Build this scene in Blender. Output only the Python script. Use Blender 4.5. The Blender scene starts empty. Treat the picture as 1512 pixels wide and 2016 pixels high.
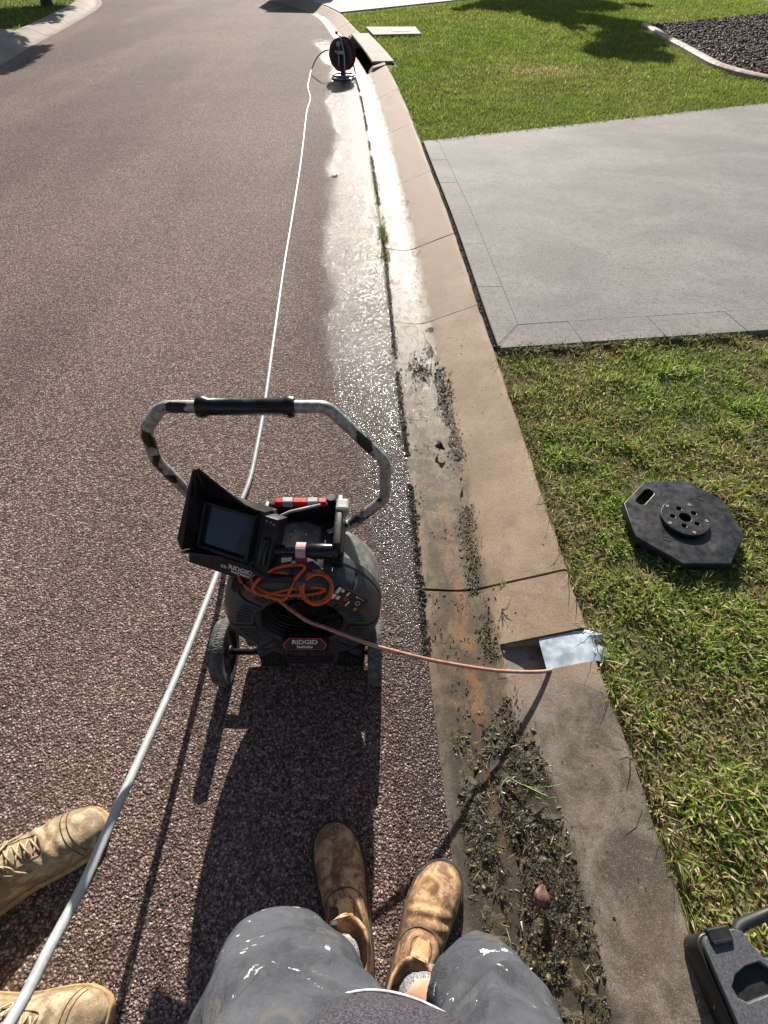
import bpy, bmesh, math, random
import numpy as np
from mathutils import Vector, Matrix
random.seed(7); rng = np.random.default_rng(7)
R = math.radians
sc = bpy.context.scene
COL = sc.collection

# ------------------------------------------------------------------ camera, sky, sun, exposure
CAM_H, PITCH, FPX = 1.45, R(48.5), 1033.0
cd = bpy.data.cameras.new('camera'); cam = bpy.data.objects.new('camera', cd); COL.objects.link(cam)
cam.location = (0, 0, CAM_H); cam.rotation_euler = (math.pi/2 - PITCH, 0, 0)
cd.sensor_fit = 'VERTICAL'; cd.sensor_height = 24.0; cd.sensor_width = 18.0
cd.lens = 24.0*FPX/2016.0; cd.clip_start = 0.01; cd.clip_end = 1000
sc.camera = cam
SUN_EL, SUN_AZ = R(26.5), R(1.5)            # azimuth measured from +Y towards +X
w = bpy.data.worlds.new('World'); sc.world = w; w.use_nodes = True
nt = w.node_tree; bg = nt.nodes['Background']
sky = nt.nodes.new('ShaderNodeTexSky'); sky.sky_type = 'NISHITA'; sky.sun_disc = False
sky.sun_elevation = SUN_EL; sky.sun_rotation = SUN_AZ; sky.air_density = 1.0; sky.dust_density = 1.2
nt.links.new(sky.outputs[0], bg.inputs[0]); bg.inputs[1].default_value = 0.05
sd = bpy.data.lights.new('sun', 'SUN'); sd.energy = 5.0; sd.angle = R(0.53); sd.color = (1.0, 0.93, 0.83)
sun = bpy.data.objects.new('sun', sd); COL.objects.link(sun); sun.location = (0, 20, 12)
sdir = Vector((math.sin(SUN_AZ)*math.cos(SUN_EL), math.cos(SUN_AZ)*math.cos(SUN_EL), math.sin(SUN_EL)))
sun.rotation_euler = sdir.to_track_quat('Z', 'Y').to_euler()
vs = sc.view_settings; vs.view_transform = 'Standard'; vs.look = 'None'; vs.gamma = 1.0
vs.use_curve_mapping = False; vs.exposure = 1.0
sc.render.engine = 'CYCLES'
COT = 1/math.tan(SUN_EL)

# ------------------------------------------------------------------ survey helpers: pixel of the photograph -> point in the place
def ray(x, y):
    u = (x-756)/FPX; v = (y-1008)/FPX
    return u, math.cos(PITCH)-v*math.sin(PITCH), -math.sin(PITCH)-v*math.cos(PITCH)
def at(x, y, z=0.0):
    u, b, c = ray(x, y); t = (z-CAM_H)/c
    return Vector((u*t, b*t, z))
def atY(x, y, Y):
    u, b, c = ray(x, y); t = Y/b
    return Vector((u*t, Y, CAM_H+c*t))

# ------------------------------------------------------------------ object helpers
def tag(o, label=None, cat=None, group=None, kind=None):
    if label: o['label'] = label
    if cat: o['category'] = cat
    if group: o['group'] = group
    if kind: o['kind'] = kind
    return o
def thing(name, loc, label, cat, group=None, kind=None):
    o = bpy.data.objects.new(name, None); COL.objects.link(o); o.location = loc; o.empty_display_size = .05
    return tag(o, label, cat, group, kind)
def link(name, me, mat=None, parent=None):
    o = bpy.data.objects.new(name, me); COL.objects.link(o)
    if mat is not None and not me.materials: me.materials.append(mat)
    if parent is not None:
        o.parent = parent
        if parent.type == 'EMPTY': o.location = -parent.location      # vertices are kept in world coordinates
    return o
def mesh(name, v, f, mat=None, parent=None, smooth=False, attrs=None):
    me = bpy.data.meshes.new(name); me.from_pydata([tuple(p) for p in v], [], [tuple(q) for q in f]); me.validate(); me.update()
    if smooth: me.shade_smooth()
    if attrs:
        for k, a in attrs.items():
            at_ = me.attributes.new(k, 'FLOAT', 'POINT'); at_.data.foreach_set('value', np.asarray(a, dtype=np.float32))
    return link(name, me, mat, parent)
def baked(o, mods):
    """apply modifiers given as (type, dict) and return the same object with the evaluated mesh"""
    for t, kw in mods:
        m = o.modifiers.new(t, t)
        for k, vv in kw.items(): setattr(m, k, vv)
    dg = bpy.context.evaluated_depsgraph_get(); dg.update()
    ev = o.evaluated_get(dg); me = bpy.data.meshes.new_from_object(ev)
    o.modifiers.clear(); old = o.data; mats = [m for m in old.materials]; o.data = me
    if not me.materials:
        for m in mats: me.materials.append(m)
    bpy.data.meshes.remove(old)
    return o
class MB:
    def __init__(s): s.v = []; s.f = []
    def add(s, v, f):
        n = len(s.v); s.v += [Vector(p) for p in v]; s.f += [tuple(i+n for i in q) for q in f]; return s
    def box(s, c, size, M=None, bev=0.0):
        c = Vector(c); a, b, d = [x/2 for x in size]
        if bev <= 0:
            v = [Vector((x*a, y*b, z*d)) for z in (-1, 1) for y in (-1, 1) for x in (-1, 1)]
            f = [(0, 2, 3, 1), (4, 5, 7, 6), (0, 1, 5, 4), (2, 6, 7, 3), (0, 4, 6, 2), (1, 3, 7, 5)]
        else:
            bm = bmesh.new(); bmesh.ops.create_cube(bm, size=1)
            for q in bm.verts: q.co = Vector((q.co.x*size[0], q.co.y*size[1], q.co.z*size[2]))
            bmesh.ops.bevel(bm, geom=bm.edges[:], offset=bev, segments=2, affect='EDGES', profile=.5)
            bm.verts.index_update(); v = [q.co.copy() for q in bm.verts]; f = [[q.index for q in fa.verts] for fa in bm.faces]; bm.free()
        if M is not None: v = [M @ p for p in v]
        return s.add([p+c for p in v], f)
    def tube(s, pts, r, n=10, caps=True, closed=False):
        pts = [Vector(p) for p in pts]; m = len(pts)
        rr = r if hasattr(r, '__len__') else [r]*m
        rings = []; up = None
        for i, p in enumerate(pts):
            if closed: t = (pts[(i+1) % m]-pts[i-1])
            else: t = (pts[min(i+1, m-1)]-pts[max(i-1, 0)])
            t.normalize()
            if up is None: up = t.orthogonal().normalized()
            up = (up-t*up.dot(t)).normalized(); sdv = t.cross(up)
            rings.append([p+(up*math.cos(2*math.pi*k/n)+sdv*math.sin(2*math.pi*k/n))*rr[i] for k in range(n)])
        v = [q for r_ in rings for q in r_]; f = []
        for i in range(m if closed else m-1):
            j = (i+1) % m
            for k in range(n): f.append((i*n+k, i*n+(k+1) % n, j*n+(k+1) % n, j*n+k))
        if caps and not closed: f.append(tuple(range(n))[::-1]); f.append(tuple((m-1)*n+k for k in range(n)))
        return s.add(v, f)
    def lathe(s, prof, o, axis, n=32, caps=True):
        """prof: (radius, distance along axis)"""
        o = Vector(o); a = Vector(axis).normalized(); u = a.orthogonal().normalized(); w_ = a.cross(u)
        v = []; f = []; m = len(prof)
        for r_, h_ in prof:
            for k in range(n): v.append(o+a*h_+(u*math.cos(2*math.pi*k/n)+w_*math.sin(2*math.pi*k/n))*r_)
        for i in range(m-1):
            for k in range(n): f.append((i*n+k, i*n+(k+1) % n, (i+1)*n+(k+1) % n, (i+1)*n+k))
        if caps: f.append(tuple(range(n))[::-1]); f.append(tuple((m-1)*n+k for k in range(n)))
        return s.add(v, f)
    def build(s, name, mat, parent=None, smooth=False, auto=None):
        o = mesh(name, s.v, s.f, mat, parent)
        bm = bmesh.new(); bm.from_mesh(o.data); bmesh.ops.recalc_face_normals(bm, faces=bm.faces[:]); bm.to_mesh(o.data); bm.free()
        if smooth: o.data.shade_smooth()
        if auto: o.data.shade_smooth(); o.data.set_sharp_from_angle(angle=R(auto))
        return o
def plate(name, outline, holes, thick, mat, parent, M, bevel=0.0):
    """flat plate with real holes: outline and holes are 2-D loops, M places it (z = thickness direction, top at z=0)"""
    cu = bpy.data.curves.new(name, 'CURVE'); cu.dimensions = '2D'; cu.fill_mode = 'BOTH'; cu.extrude = thick/2-bevel
    cu.bevel_depth = bevel; cu.bevel_resolution = 1; cu.offset = -bevel
    for lp in [outline]+holes:
        sp = cu.splines.new('POLY'); sp.points.add(len(lp)-1); sp.use_cyclic_u = True
        for q, p in zip(sp.points, lp): q.co = (p[0], p[1], 0, 1)
    tmp = bpy.data.objects.new('tmp', cu); COL.objects.link(tmp)
    dg = bpy.context.evaluated_depsgraph_get(); dg.update()
    me = bpy.data.meshes.new_from_object(tmp.evaluated_get(dg)); bpy.data.objects.remove(tmp); bpy.data.curves.remove(cu)
    me.name = name; me.transform(M @ Matrix.Translation((0, 0, -thick/2))); me.materials.clear()
    return link(name, me, mat, parent)
def lettering(name, body, size, mat, parent, M, depth=.0004, xs=1.0):
    cu = bpy.data.curves.new(name, 'FONT'); cu.body = body; cu.size = size; cu.extrude = depth; cu.align_x = 'CENTER'; cu.align_y = 'CENTER'
    cu.offset = size*.02
    tmp = bpy.data.objects.new('tmp', cu); COL.objects.link(tmp)
    dg = bpy.context.evaluated_depsgraph_get(); dg.update()
    me = bpy.data.meshes.new_from_object(tmp.evaluated_get(dg)); bpy.data.objects.remove(tmp); bpy.data.curves.remove(cu)
    me.name = name; me.transform(M @ Matrix.Diagonal((xs, 1, 1, 1))); me.materials.clear()
    return link(name, me, mat, parent)
def frame(o, x, y):
    """matrix with origin o, x axis along x, y roughly along y"""
    x = Vector(x).normalized(); z = x.cross(Vector(y)).normalized(); y = z.cross(x)
    M = Matrix((x, y, z)).transposed().to_4x4(); M.translation = Vector(o); return M
def smoothpath(pts, n=8, closed=False):
    pts = [Vector(p) for p in pts]; m = len(pts); out = []
    for i in range(m if closed else m-1):
        if closed: a, b, c, d = pts[i-1], pts[i], pts[(i+1) % m], pts[(i+2) % m]
        else: a, b, c, d = pts[max(i-1, 0)], pts[i], pts[i+1], pts[min(i+2, m-1)]
        for k in range(n):
            t = k/n
            out.append(.5*((2*b)+(c-a)*t+(2*a-5*b+4*c-d)*t*t+(3*b-a-3*c+d)*t**3))
    if not closed: out.append(pts[-1])
    return out
def circle2(r, n=24, c=(0, 0)): return [(c[0]+r*math.cos(2*math.pi*k/n), c[1]+r*math.sin(2*math.pi*k/n)) for k in range(n)]
def rrect(wd, ht, r, c=(0, 0), n=5):
    out = []
    for sx, sy, a0 in ((1, 1, 0), (-1, 1, 90), (-1, -1, 180), (1, -1, 270)):
        for k in range(n+1):
            a = R(a0+90*k/n); out.append((c[0]+sx*(wd/2-r)+r*math.cos(a), c[1]+sy*(ht/2-r)+r*math.sin(a)))
    return out
def vnoise(x, y, scale, seed=0):
    g = np.random.default_rng(seed).random((64, 64)); x = np.asarray(x)*scale; y = np.asarray(y)*scale
    i = np.floor(x).astype(int); j = np.floor(y).astype(int); fx = x-i; fy = y-j
    fx = fx*fx*(3-2*fx); fy = fy*fy*(3-2*fy)
    return (g[i % 64, j % 64]*(1-fx)*(1-fy)+g[(i+1) % 64, j % 64]*fx*(1-fy)+g[i % 64, (j+1) % 64]*(1-fx)*fy+g[(i+1) % 64, (j+1) % 64]*fx*fy)

# ------------------------------------------------------------------ materials
class NT:
    def __init__(s, name):
        s.m = bpy.data.materials.new(name); s.m.use_nodes = True; s.t = s.m.node_tree
        s.b = s.t.nodes['Principled BSDF']; s.out = s.t.nodes['Material Output']
        s.b.inputs['Specular IOR Level'].default_value = .4
    def n(s, typ, ins=None, **kw):
        q = s.t.nodes.new(typ)
        for k, v in kw.items(): setattr(q, k, v)
        for k, v in (ins or {}).items(): s.set(q.inputs[k], v)
        return q
    def set(s, sock, v):
        if isinstance(v, bpy.types.NodeSocket): s.t.links.new(v, sock)
        else: sock.default_value = v
    def p(s, **kw):
        for k, v in kw.items():
            s.set(s.b.inputs[{'color': 'Base Color', 'rough': 'Roughness', 'metal': 'Metallic', 'normal': 'Normal', 'coat': 'Coat Weight',
                              'coatr': 'Coat Roughness', 'coatn': 'Coat Normal', 'spec': 'Specular IOR Level', 'alpha': 'Alpha', 'trans': 'Transmission Weight'}[k]], v)
    def pos(s): return s.n('ShaderNodeNewGeometry').outputs['Position']
    def attr(s, name, out='Fac'): return s.n('ShaderNodeAttribute', attribute_name=name).outputs[out]
    def noise(s, scale, detail=3, rough=.5, vec=None, dist=0.0, out='Fac'):
        i = {'Scale': scale, 'Detail': detail, 'Roughness': rough, 'Distortion': dist, 'Vector': vec or s.pos()}
        return s.n('ShaderNodeTexNoise', i).outputs[out]
    def vor(s, scale, out='Distance', vec=None, feature='F1'):
        return s.n('ShaderNodeTexVoronoi', {'Scale': scale, 'Vector': vec or s.pos()}, feature=feature).outputs[out]
    def mth(s, op, a, b=None, c=None, clamp=False):
        q = s.n('ShaderNodeMath', operation=op, use_clamp=clamp); s.set(q.inputs[0], a)
        if b is not None: s.set(q.inputs[1], b)
        if c is not None: s.set(q.inputs[2], c)
        return q.outputs[0]
    def rng(s, v, a, b, c=0.0, d=1.0, smooth=True):
        q = s.n('ShaderNodeMapRange', {0: v, 1: a, 2: b, 3: c, 4: d}, interpolation_type='SMOOTHSTEP' if smooth else 'LINEAR'); return q.outputs[0]
    def ramp(s, v, stops, interp='LINEAR'):
        q = s.n('ShaderNodeValToRGB', {0: v}); q.color_ramp.interpolation = interp; e = q.color_ramp.elements
        while len(e) > 1: e.remove(e[-1])
        e[0].position = stops[0][0]; e[0].color = (*stops[0][1], 1)
        for t, c in stops[1:]: k = e.new(t); k.color = (*c, 1)
        return q.outputs[0]
    def mix(s, f, a, b, mode='MIX'):
        q = s.n('ShaderNodeMix', data_type='RGBA', blend_type=mode); s.set(q.inputs[0], f)
        for k, v in ((6, a), (7, b)): s.set(q.inputs[k], v if isinstance(v, bpy.types.NodeSocket) else (*v, 1))
        return q.outputs[2]
    def bump(s, h_, strength=.5, dist=.002, normal=None):
        i = {'Height': h_, 'Strength': strength, 'Distance': dist}
        if normal is not None: i['Normal'] = normal
        return s.n('ShaderNodeBump', i).outputs[0]
    def sep(s, v): return s.n('ShaderNodeSeparateXYZ', {0: v}).outputs
def simple(name, col, rough=.5, metal=0.0, spec=.4, var=.25, scale=60, bump=.15, bdist=.0006, dirt=None, dscale=25, dth=(.52, .72)):
    k = NT(name); nz = k.noise(scale, 4)
    c = k.mix(k.rng(nz, .3, .7), [x*(1-var) for x in col], [min(1, x*(1+var)) for x in col])
    r_ = k.rng(k.noise(scale*.5, 3), .3, .7, max(.03, rough-.1), min(1, rough+.1))
    if dirt is not None:
        dm = k.rng(k.noise(dscale, 6, .65), dth[0], dth[1]); c = k.mix(dm, c, dirt); r_ = k.mth('ADD', r_, k.mth('MULTIPLY', dm, .2), clamp=True)
    k.p(color=c, rough=r_, metal=metal, spec=spec, normal=k.bump(k.noise(scale*4, 3), bump, bdist)); return k.m

def make_road_mat():
    k = NT('chip_seal_asphalt'); P = k.pos()
    jig = k.n('ShaderNodeVectorMath', {0: P, 1: k.n('ShaderNodeVectorMath', {0: k.noise(90, 2, out='Color'), 'Scale': .006}, operation='SCALE').outputs[0]}, operation='ADD').outputs[0]
    vc = k.vor(150, 'Color', jig); vd = k.vor(150, 'Distance', jig); s_ = k.sep(vc)
    col = k.ramp(s_[0], [(0, (.06, .042, .036)), (.25, (.135, .088, .074)), (.5, (.225, .15, .126)), (.72, (.31, .212, .178)), (.88, (.40, .30, .255)), (1, (.53, .44, .385))])
    edge = k.rng(vd, .3, .7, 1.0, .3)
    col = k.mix(1.0, col, k.n('ShaderNodeCombineColor', {0: edge, 1: edge, 2: edge}).outputs[0], 'MULTIPLY')
    big = k.noise(.9, 5, .55); col = k.mix(k.rng(big, .35, .65), k.mix(.15, col, (.08, .06, .058)), k.mix(.12, col, (.24, .185, .17)))
    old = k.rng(k.noise(2.7, 4, .6), .56, .72); col = k.mix(k.mth('MULTIPLY', old, .3), col, (.15, .10, .09))
    gr = k.noise(95, 4, .8); gf = k.rng(gr, .36, .64, .74, 1.26); col = k.mix(1.0, col, k.n('ShaderNodeCombineColor', {0: gf, 1: gf, 2: gf}).outputs[0], 'MULTIPLY')
    trk = k.rng(k.noise(.5, 3, .5, k.n('ShaderNodeMapping', {'Vector': P, 'Scale': (1.6, .25, 1)}).outputs[0]), .42, .6, .82, 1.12); col = k.mix(1.0, col, k.n('ShaderNodeCombineColor', {0: trk, 1: trk, 2: trk}).outputs[0], 'MULTIPLY')
    oil = k.rng(k.noise(1.3, 5, .65), .66, .74); col = k.mix(k.mth('MULTIPLY', oil, .45), col, (.06, .048, .045))
    d = k.attr('d'); Y = k.sep(P)[1]
    wob = k.mth('MULTIPLY', k.mth('SUBTRACT', k.noise(1.9, 5, .55, k.n('ShaderNodeMapping', {'Vector': P, 'Scale': (1, .38, 1)}).outputs[0]), .5), .55)
    lim = k.mth('ADD', k.rng(Y, .9, 2.6, .16, .40), wob)
    wet = k.mth('MULTIPLY', k.rng(k.mth('SUBTRACT', lim, d), -.03, .09), k.mth('MULTIPLY', k.rng(Y, .3, 1.4, .5, 1), k.rng(Y, 11.5, 13, 1, 0)))
    colw = k.mix(1.0, col, (.36, .36, .38), 'MULTIPLY'); col = k.mix(wet, col, colw)
    hgt = k.mth('ADD', k.mth('MULTIPLY', k.rng(vd, 0, .75, 1, 0), .8), k.mth('MULTIPLY', s_[1], .7))
    hgt = k.mth('ADD', hgt, k.mth('MULTIPLY', k.noise(420, 2), .25))
    nb = k.bump(hgt, 1.0, .0042)
    nw = k.bump(k.mth('ADD', hgt, k.mth('MULTIPLY', gr, .35)), 1.0, .0034)
    k.p(color=col, rough=k.rng(wet, 0, 1, .85, .7), normal=nb, spec=.18, coat=k.mth('MULTIPLY', wet, k.rng(k.noise(80, 3, .75), .42, .54, .10, .9)), coatr=.14, coatn=nw)
    return k.m
def make_kerb_mat():
    k = NT('kerb_concrete'); P = k.pos(); Y = k.sep(P)[1]; d = k.attr('d')
    grit = k.noise(420, 3, .6); gr2 = k.vor(620, 'Color'); sp = k.sep(gr2)[0]
    tan_ = k.mix(k.rng(k.noise(5, 5, .6), .35, .65), (.25, .178, .122), (.33, .243, .172))
    pink = k.rng(Y, 2.0, 5.0); tan_ = k.mix(pink, tan_, (.31, .225, .175))
    grey = k.mix(k.rng(k.noise(8, 6, .7, dist=.4), .34, .62), (.052, .046, .038), (.215, .188, .155))
    near = k.mth('MULTIPLY', k.rng(k.mth('ADD', Y, k.mth('MULTIPLY', k.mth('SUBTRACT', k.noise(4, 3), .5), .35)), .72, .52), .85)
    c = k.mix(near, tan_, grey)
    blot = k.rng(k.noise(3.2, 5, .7, dist=.6), .55, .72); c = k.mix(k.mth('MULTIPLY', blot, .5), c, (.10, .072, .052))
    c = k.mix(k.mth('MULTIPLY', k.rng(sp, .86, .95), .3), c, (.45, .37, .29)); c = k.mix(k.mth('MULTIPLY', k.rng(sp, .14, .06), .5), c, (.06, .045, .035))
    c = k.mix(1.0, c, k.mix(k.rng(grit, .3, .7), (.72, .72, .72), (1.2, 1.2, 1.2)), 'MULTIPLY')
    wl = k.mth('ADD', k.rng(Y, .62, .3, .225, .285), k.mth('MULTIPLY', k.mth('SUBTRACT', k.noise(7, 5, .65), .5), .12))
    wet = k.mth('MULTIPLY', k.rng(k.mth('SUBTRACT', wl, d), -.012, .025), k.rng(Y, 9.6, 10.4, 1, .2))
    wet = k.mth('MULTIPLY', wet, k.rng(d, .0, .05, .55, 1)); dirt = k.rng(k.noise(17, 6, .7, k.n('ShaderNodeMapping', {'Vector': P, 'Scale': (1.6, .8, 1)}).outputs[0], .8), .50, .57); wetg = k.mth('MULTIPLY', k.mth('MULTIPLY', wet, k.mth('SUBTRACT', 1.0, k.mth('MULTIPLY', dirt, .85))), k.rng(Y, .9, 3.0, .16, 1))
    olive = k.mix(k.rng(k.noise(16, 4, .6), .4, .65), (.04, .028, .011), (.115, .08, .038)); olive = k.mix(k.rng(Y, .6, .4), olive, (.028, .021, .010)); olive = k.mix(k.rng(Y, 1.4, 3.4), olive, (.22, .195, .17))
    c = k.mix(k.mth('MULTIPLY', wet, .88), c, olive)
    rust = k.mth('MULTIPLY', k.rng(k.mth('ABSOLUTE', k.mth('SUBTRACT', d, k.mth('ADD', .128, k.mth('MULTIPLY', k.mth('SUBTRACT', k.noise(6), .5), .05)))), .035, .004), k.mth('MULTIPLY', k.rng(Y, .1, .6), k.rng(Y, 1.6, 1.0)))
    rust = k.mth('MULTIPLY', rust, k.rng(k.noise(14, 4), .35, .6, .2, 1)); c = k.mix(k.mth('MULTIPLY', rust, .45), c, (.30, .115, .04)); c = k.mix(k.mth('MULTIPLY', k.mth('MULTIPLY', dirt, k.rng(d, .24, .2)), .7), c, (.05, .04, .03))
    hh = k.mth('ADD', k.mth('MULTIPLY', grit, .6), k.mth('MULTIPLY', k.noise(130, 3), .7))
    nb = k.bump(hh, .45, .0016)
    rip = k.mth('ADD', k.mth('MULTIPLY', k.noise(20, 4, .6, dist=.5), 1.0), k.mth('MULTIPLY', k.noise(110, 3), .4))
    nw = k.bump(rip, 1.0, .022)
    k.p(color=c, rough=k.rng(wet, 0, 1, .8, .65), normal=nb, coat=k.mth('MULTIPLY', wetg, k.rng(k.noise(52, 4, .7, dist=.6), .40, .54, .05, .62)), coatr=k.rng(Y, 1.0, 3.0, .16, .07), coatn=nw, spec=.25)
    return k.m
def make_drive_mat(name='driveway_concrete', a=(.16, .152, .143), b=(.232, .221, .208)):
    k = NT(name); P = k.pos()
    st = k.n('ShaderNodeMapping', {'Vector': P, 'Scale': (1.0, 1.5, 1)}).outputs[0]
    c = k.mix(k.rng(k.noise(1.6, 6, .65, st, .5), .3, .7), a, b); c = k.mix(k.mth('MULTIPLY', k.rng(k.noise(.55, 5, .6), .5, .7), .35), c, (.115, .11, .105))
    c = k.mix(k.mth('MULTIPLY', k.rng(k.noise(7, 6, .75), .5, .66), .3), c, (.12, .115, .11)); c = k.mix(k.mth('MULTIPLY', k.rng(k.vor(34, 'Distance'), .16, .06), .5), c, (.06, .058, .055)); c = k.mix(k.mth('MULTIPLY', k.rng(k.noise(45, 3), .52, .7), .55), c, (.10, .097, .094))
    g = k.noise(110, 4, .8); c = k.mix(1.0, c, k.mix(k.rng(g, .36, .64), (.74, .74, .74), (1.26, 1.26, 1.26)), 'MULTIPLY')
    k.p(color=c, rough=.85, spec=.3, normal=k.bump(k.mth('ADD', g, k.noise(50, 4, .6)), .6, .002)); return k.m
def make_blade_mat(name='grass_blade'):
    k = NT(name); c = k.attr('col', 'Color')
    df = k.n('ShaderNodeBsdfDiffuse', {0: c}); tr = k.n('ShaderNodeBsdfTranslucent', {0: c})
    gl = k.n('ShaderNodeBsdfGlossy', {'Roughness': .5, 'Color': (.8, .8, .7, 1)})
    m1 = k.n('ShaderNodeMixShader', {0: .5, 1: df.outputs[0], 2: tr.outputs[0]})
    m2 = k.n('ShaderNodeMixShader', {0: .022, 1: m1.outputs[0], 2: gl.outputs[0]})
    k.t.links.new(m2.outputs[0], k.out.inputs[0]); return k.m
def make_soil_mat(name, a, b, c_, scale=30):
    k = NT(name); n1 = k.noise(scale, 5, .65); c = k.mix(k.rng(n1, .35, .65), a, b); c = k.mix(k.rng(k.noise(scale*.15, 4), .45, .65), c, c_)
    if name == 'lawn_soil': c = k.mix(k.rng(k.sep(k.pos())[1], 5.2, 5.8), c, (.10, .13, .022))
    k.p(color=c, rough=.95, spec=.15, normal=k.bump(k.noise(scale*5, 4, .7), .8, .01)); return k.m
def make_handle_mat():
    k = NT('worn_black_paint_on_tube'); P = k.pos()
    chip = k.rng(k.noise(17, 5, .55, dist=.4), .535, .55)
    c = k.mix(chip, k.mix(k.rng(k.noise(80, 3), .4, .6), (.25, .235, .215), (.40, .385, .36)), (.012, .012, .014))
    k.p(color=c, rough=k.rng(chip, 0, 1, .45, .35), metal=k.rng(chip, 0, 1, .35, 0), normal=k.bump(chip, .5, .0006)); return k.m
def make_suede_mat(name, a, b, c_, dark):
    k = NT(name); n1 = k.noise(22, 6, .62, dist=.8)
    c = k.mix(k.rng(n1, .4, .6), a, b); c = k.mix(k.mth('MULTIPLY', k.rng(k.noise(16, 5, .65, dist=.5), .48, .6), .85), c, c_)
    c = k.mix(k.mth('MULTIPLY', k.rng(k.noise(60, 5, .7, dist=1.2), .56, .7), .75), c, dark)
    c = k.mix(k.mth('MULTIPLY', k.rng(k.noise(48, 6, .75, dist=2.5), .57, .66), .7), c, (.5, .43, .34))
    k.p(color=c, rough=.78, spec=.25, normal=k.bump(k.mth('ADD', k.noise(70, 5, .65, dist=.6), k.mth('MULTIPLY', k.noise(500, 2), .35)), .55, .003)); return k.m
def make_shorts_mat():
    k = NT('faded_work_cotton'); P = k.pos()
    c = k.mix(k.rng(k.noise(14, 5, .6), .35, .65), (.045, .049, .058), (.075, .081, .094))
    fad = k.rng(k.noise(24, 6, .65, dist=1.5), .52, .66); c = k.mix(k.mth('MULTIPLY', fad, .22), c, (.125, .13, .135))
    tanm = k.rng(k.noise(17, 5, .6, dist=1.0), .57, .68); c = k.mix(k.mth('MULTIPLY', tanm, .4), c, (.13, .115, .085))
    stv = k.n('ShaderNodeMapping', {'Vector': P, 'Rotation': (0, 0, .5), 'Scale': (1, 2.3, 1.3)}).outputs[0]
    paint = k.rng(k.noise(17, 6, .72, stv, 1.6), .635, .655); c = k.mix(k.mth('MULTIPLY', paint, k.rng(k.noise(160, 3), .3, .6, .55, 1)), c, (.68, .68, .66))
    wv = k.noise(900, 1); fold = k.mth('ADD', k.mth('MULTIPLY', k.noise(15, 5, .55, dist=.5), 1.3), k.mth('MULTIPLY', wv, .09))
    k.p(color=c, rough=.92, spec=.15, normal=k.bump(fold, .85, .013)); return k.m
M = {}
M['road'] = make_road_mat(); M['kerb'] = make_kerb_mat(); M['drive'] = make_drive_mat()
M['farkerb'] = make_drive_mat('pale_kerb_concrete', (.225, .19, .155), (.32, .275, .235))
M['fardrive'] = make_drive_mat('exposed_pebble_paving', (.30, .29, .28), (.46, .45, .44))
M['mortar'] = simple('driveway_joint', (.16, .135, .112), .9, var=.4)
M['blade'] = make_blade_mat()
M['soil'] = make_soil_mat('lawn_soil', (.10, .08, .045), (.19, .155, .09), (.11, .115, .04))
M['soilfar'] = make_soil_mat('lawn_thatch', (.08, .10, .02), (.13, .15, .035), (.11, .14, .025), 14)
M['ground'] = make_soil_mat('far_ground', (.06, .07, .03), (.10, .10, .05), (.08, .08, .04), 4)
M['mulchsoil'] = make_soil_mat('mulch_bed_soil', (.018, .013, .011), (.05, .035, .03), (.03, .022, .02), 22)
# ------------------------------------------------------------------ the setting
def hermite(pts):
    ys = np.array([p[0] for p in pts]); xs = np.array([p[1] for p in pts]); m = np.gradient(xs, ys)
    def fn(Y):
        i = int(np.clip(np.searchsorted(ys, Y)-1, 0, len(ys)-2)); h_ = ys[i+1]-ys[i]; t = (Y-ys[i])/h_
        if t < 0: return xs[0]+m[0]*(Y-ys[0])
        if t > 1: return xs[-1]+m[-1]*(Y-ys[-1])
        return (2*t**3-3*t*t+1)*xs[i]+(t**3-2*t*t+t)*h_*m[i]+(-2*t**3+3*t*t)*xs[i+1]+(t**3-t*t)*h_*m[i+1]
    return fn
EDGE = hermite([(-12, .45), (-3, .24), (-1, .19), (0, .165), (.73, .125), (1.44, .098), (2.42, .05), (3.9, -.014), (5.06, -.085), (6.27, -.16), (7.85, -.27), (9.38, -.41),
                (10.6, -.57), (12.2, -.82), (13.9, -1.1), (16, -1.5), (17.5, -2.0), (19.4, -2.9), (22, -4.6), (30, -11), (45, -25)])
LEFT = hermite([(-12, -5.3), (0, -5.2), (5, -5.25), (10.1, -5.72), (12, -6.05), (15, -6.5), (19, -7.35), (24, -10), (30, -14.5), (45, -28)])
def offs(fn, Y, d, side=1):
    t = Vector((fn(Y+.05)-fn(Y-.05), .1, 0)).normalized(); nrm = Vector((t.y, -t.x, 0))*side
    return Vector((fn(Y), Y, 0))+nrm*d
def edge_at(fn, Y, d, side=1):
    p = offs(fn, Y, d, side); return p.x, p.y

tag(mesh('ground', [(-300, -300, -.3), (300, -300, -.3), (300, 300, -.3), (-300, 300, -.3)], [(0, 1, 2, 3)], M['ground']),
    'flat earth under and far beyond the street', 'ground', kind='structure')
def build_road():
    Ys = list(np.arange(-10, 14, .25))+list(np.arange(14, 45.1, .6)); ds = [-.004, .08, .2, .4, .6, 1, 1.8, 3]
    v, f, dd = [], [], []
    for Y in Ys:
        pl = offs(LEFT, Y, -.0, -1)
        for d in ds:
            p = offs(EDGE, Y, -d); v.append((p.x, p.y, .004*min(1, d/.1)+.012*min(d, 2.5))); dd.append(d)
        v.append((pl.x, pl.y, .004)); dd.append(5)
    n = len(ds)+1
    for i in range(len(Ys)-1):
        for j in range(n-1): f.append((i*n+j, (i+1)*n+j, (i+1)*n+j+1, i*n+j+1))
    tag(mesh('road', v, f, M['road'], attrs={'d': dd}, smooth=True), 'reddish brown chip seal road surface, wet beside the gutter', 'road', kind='structure')
build_road()

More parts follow.
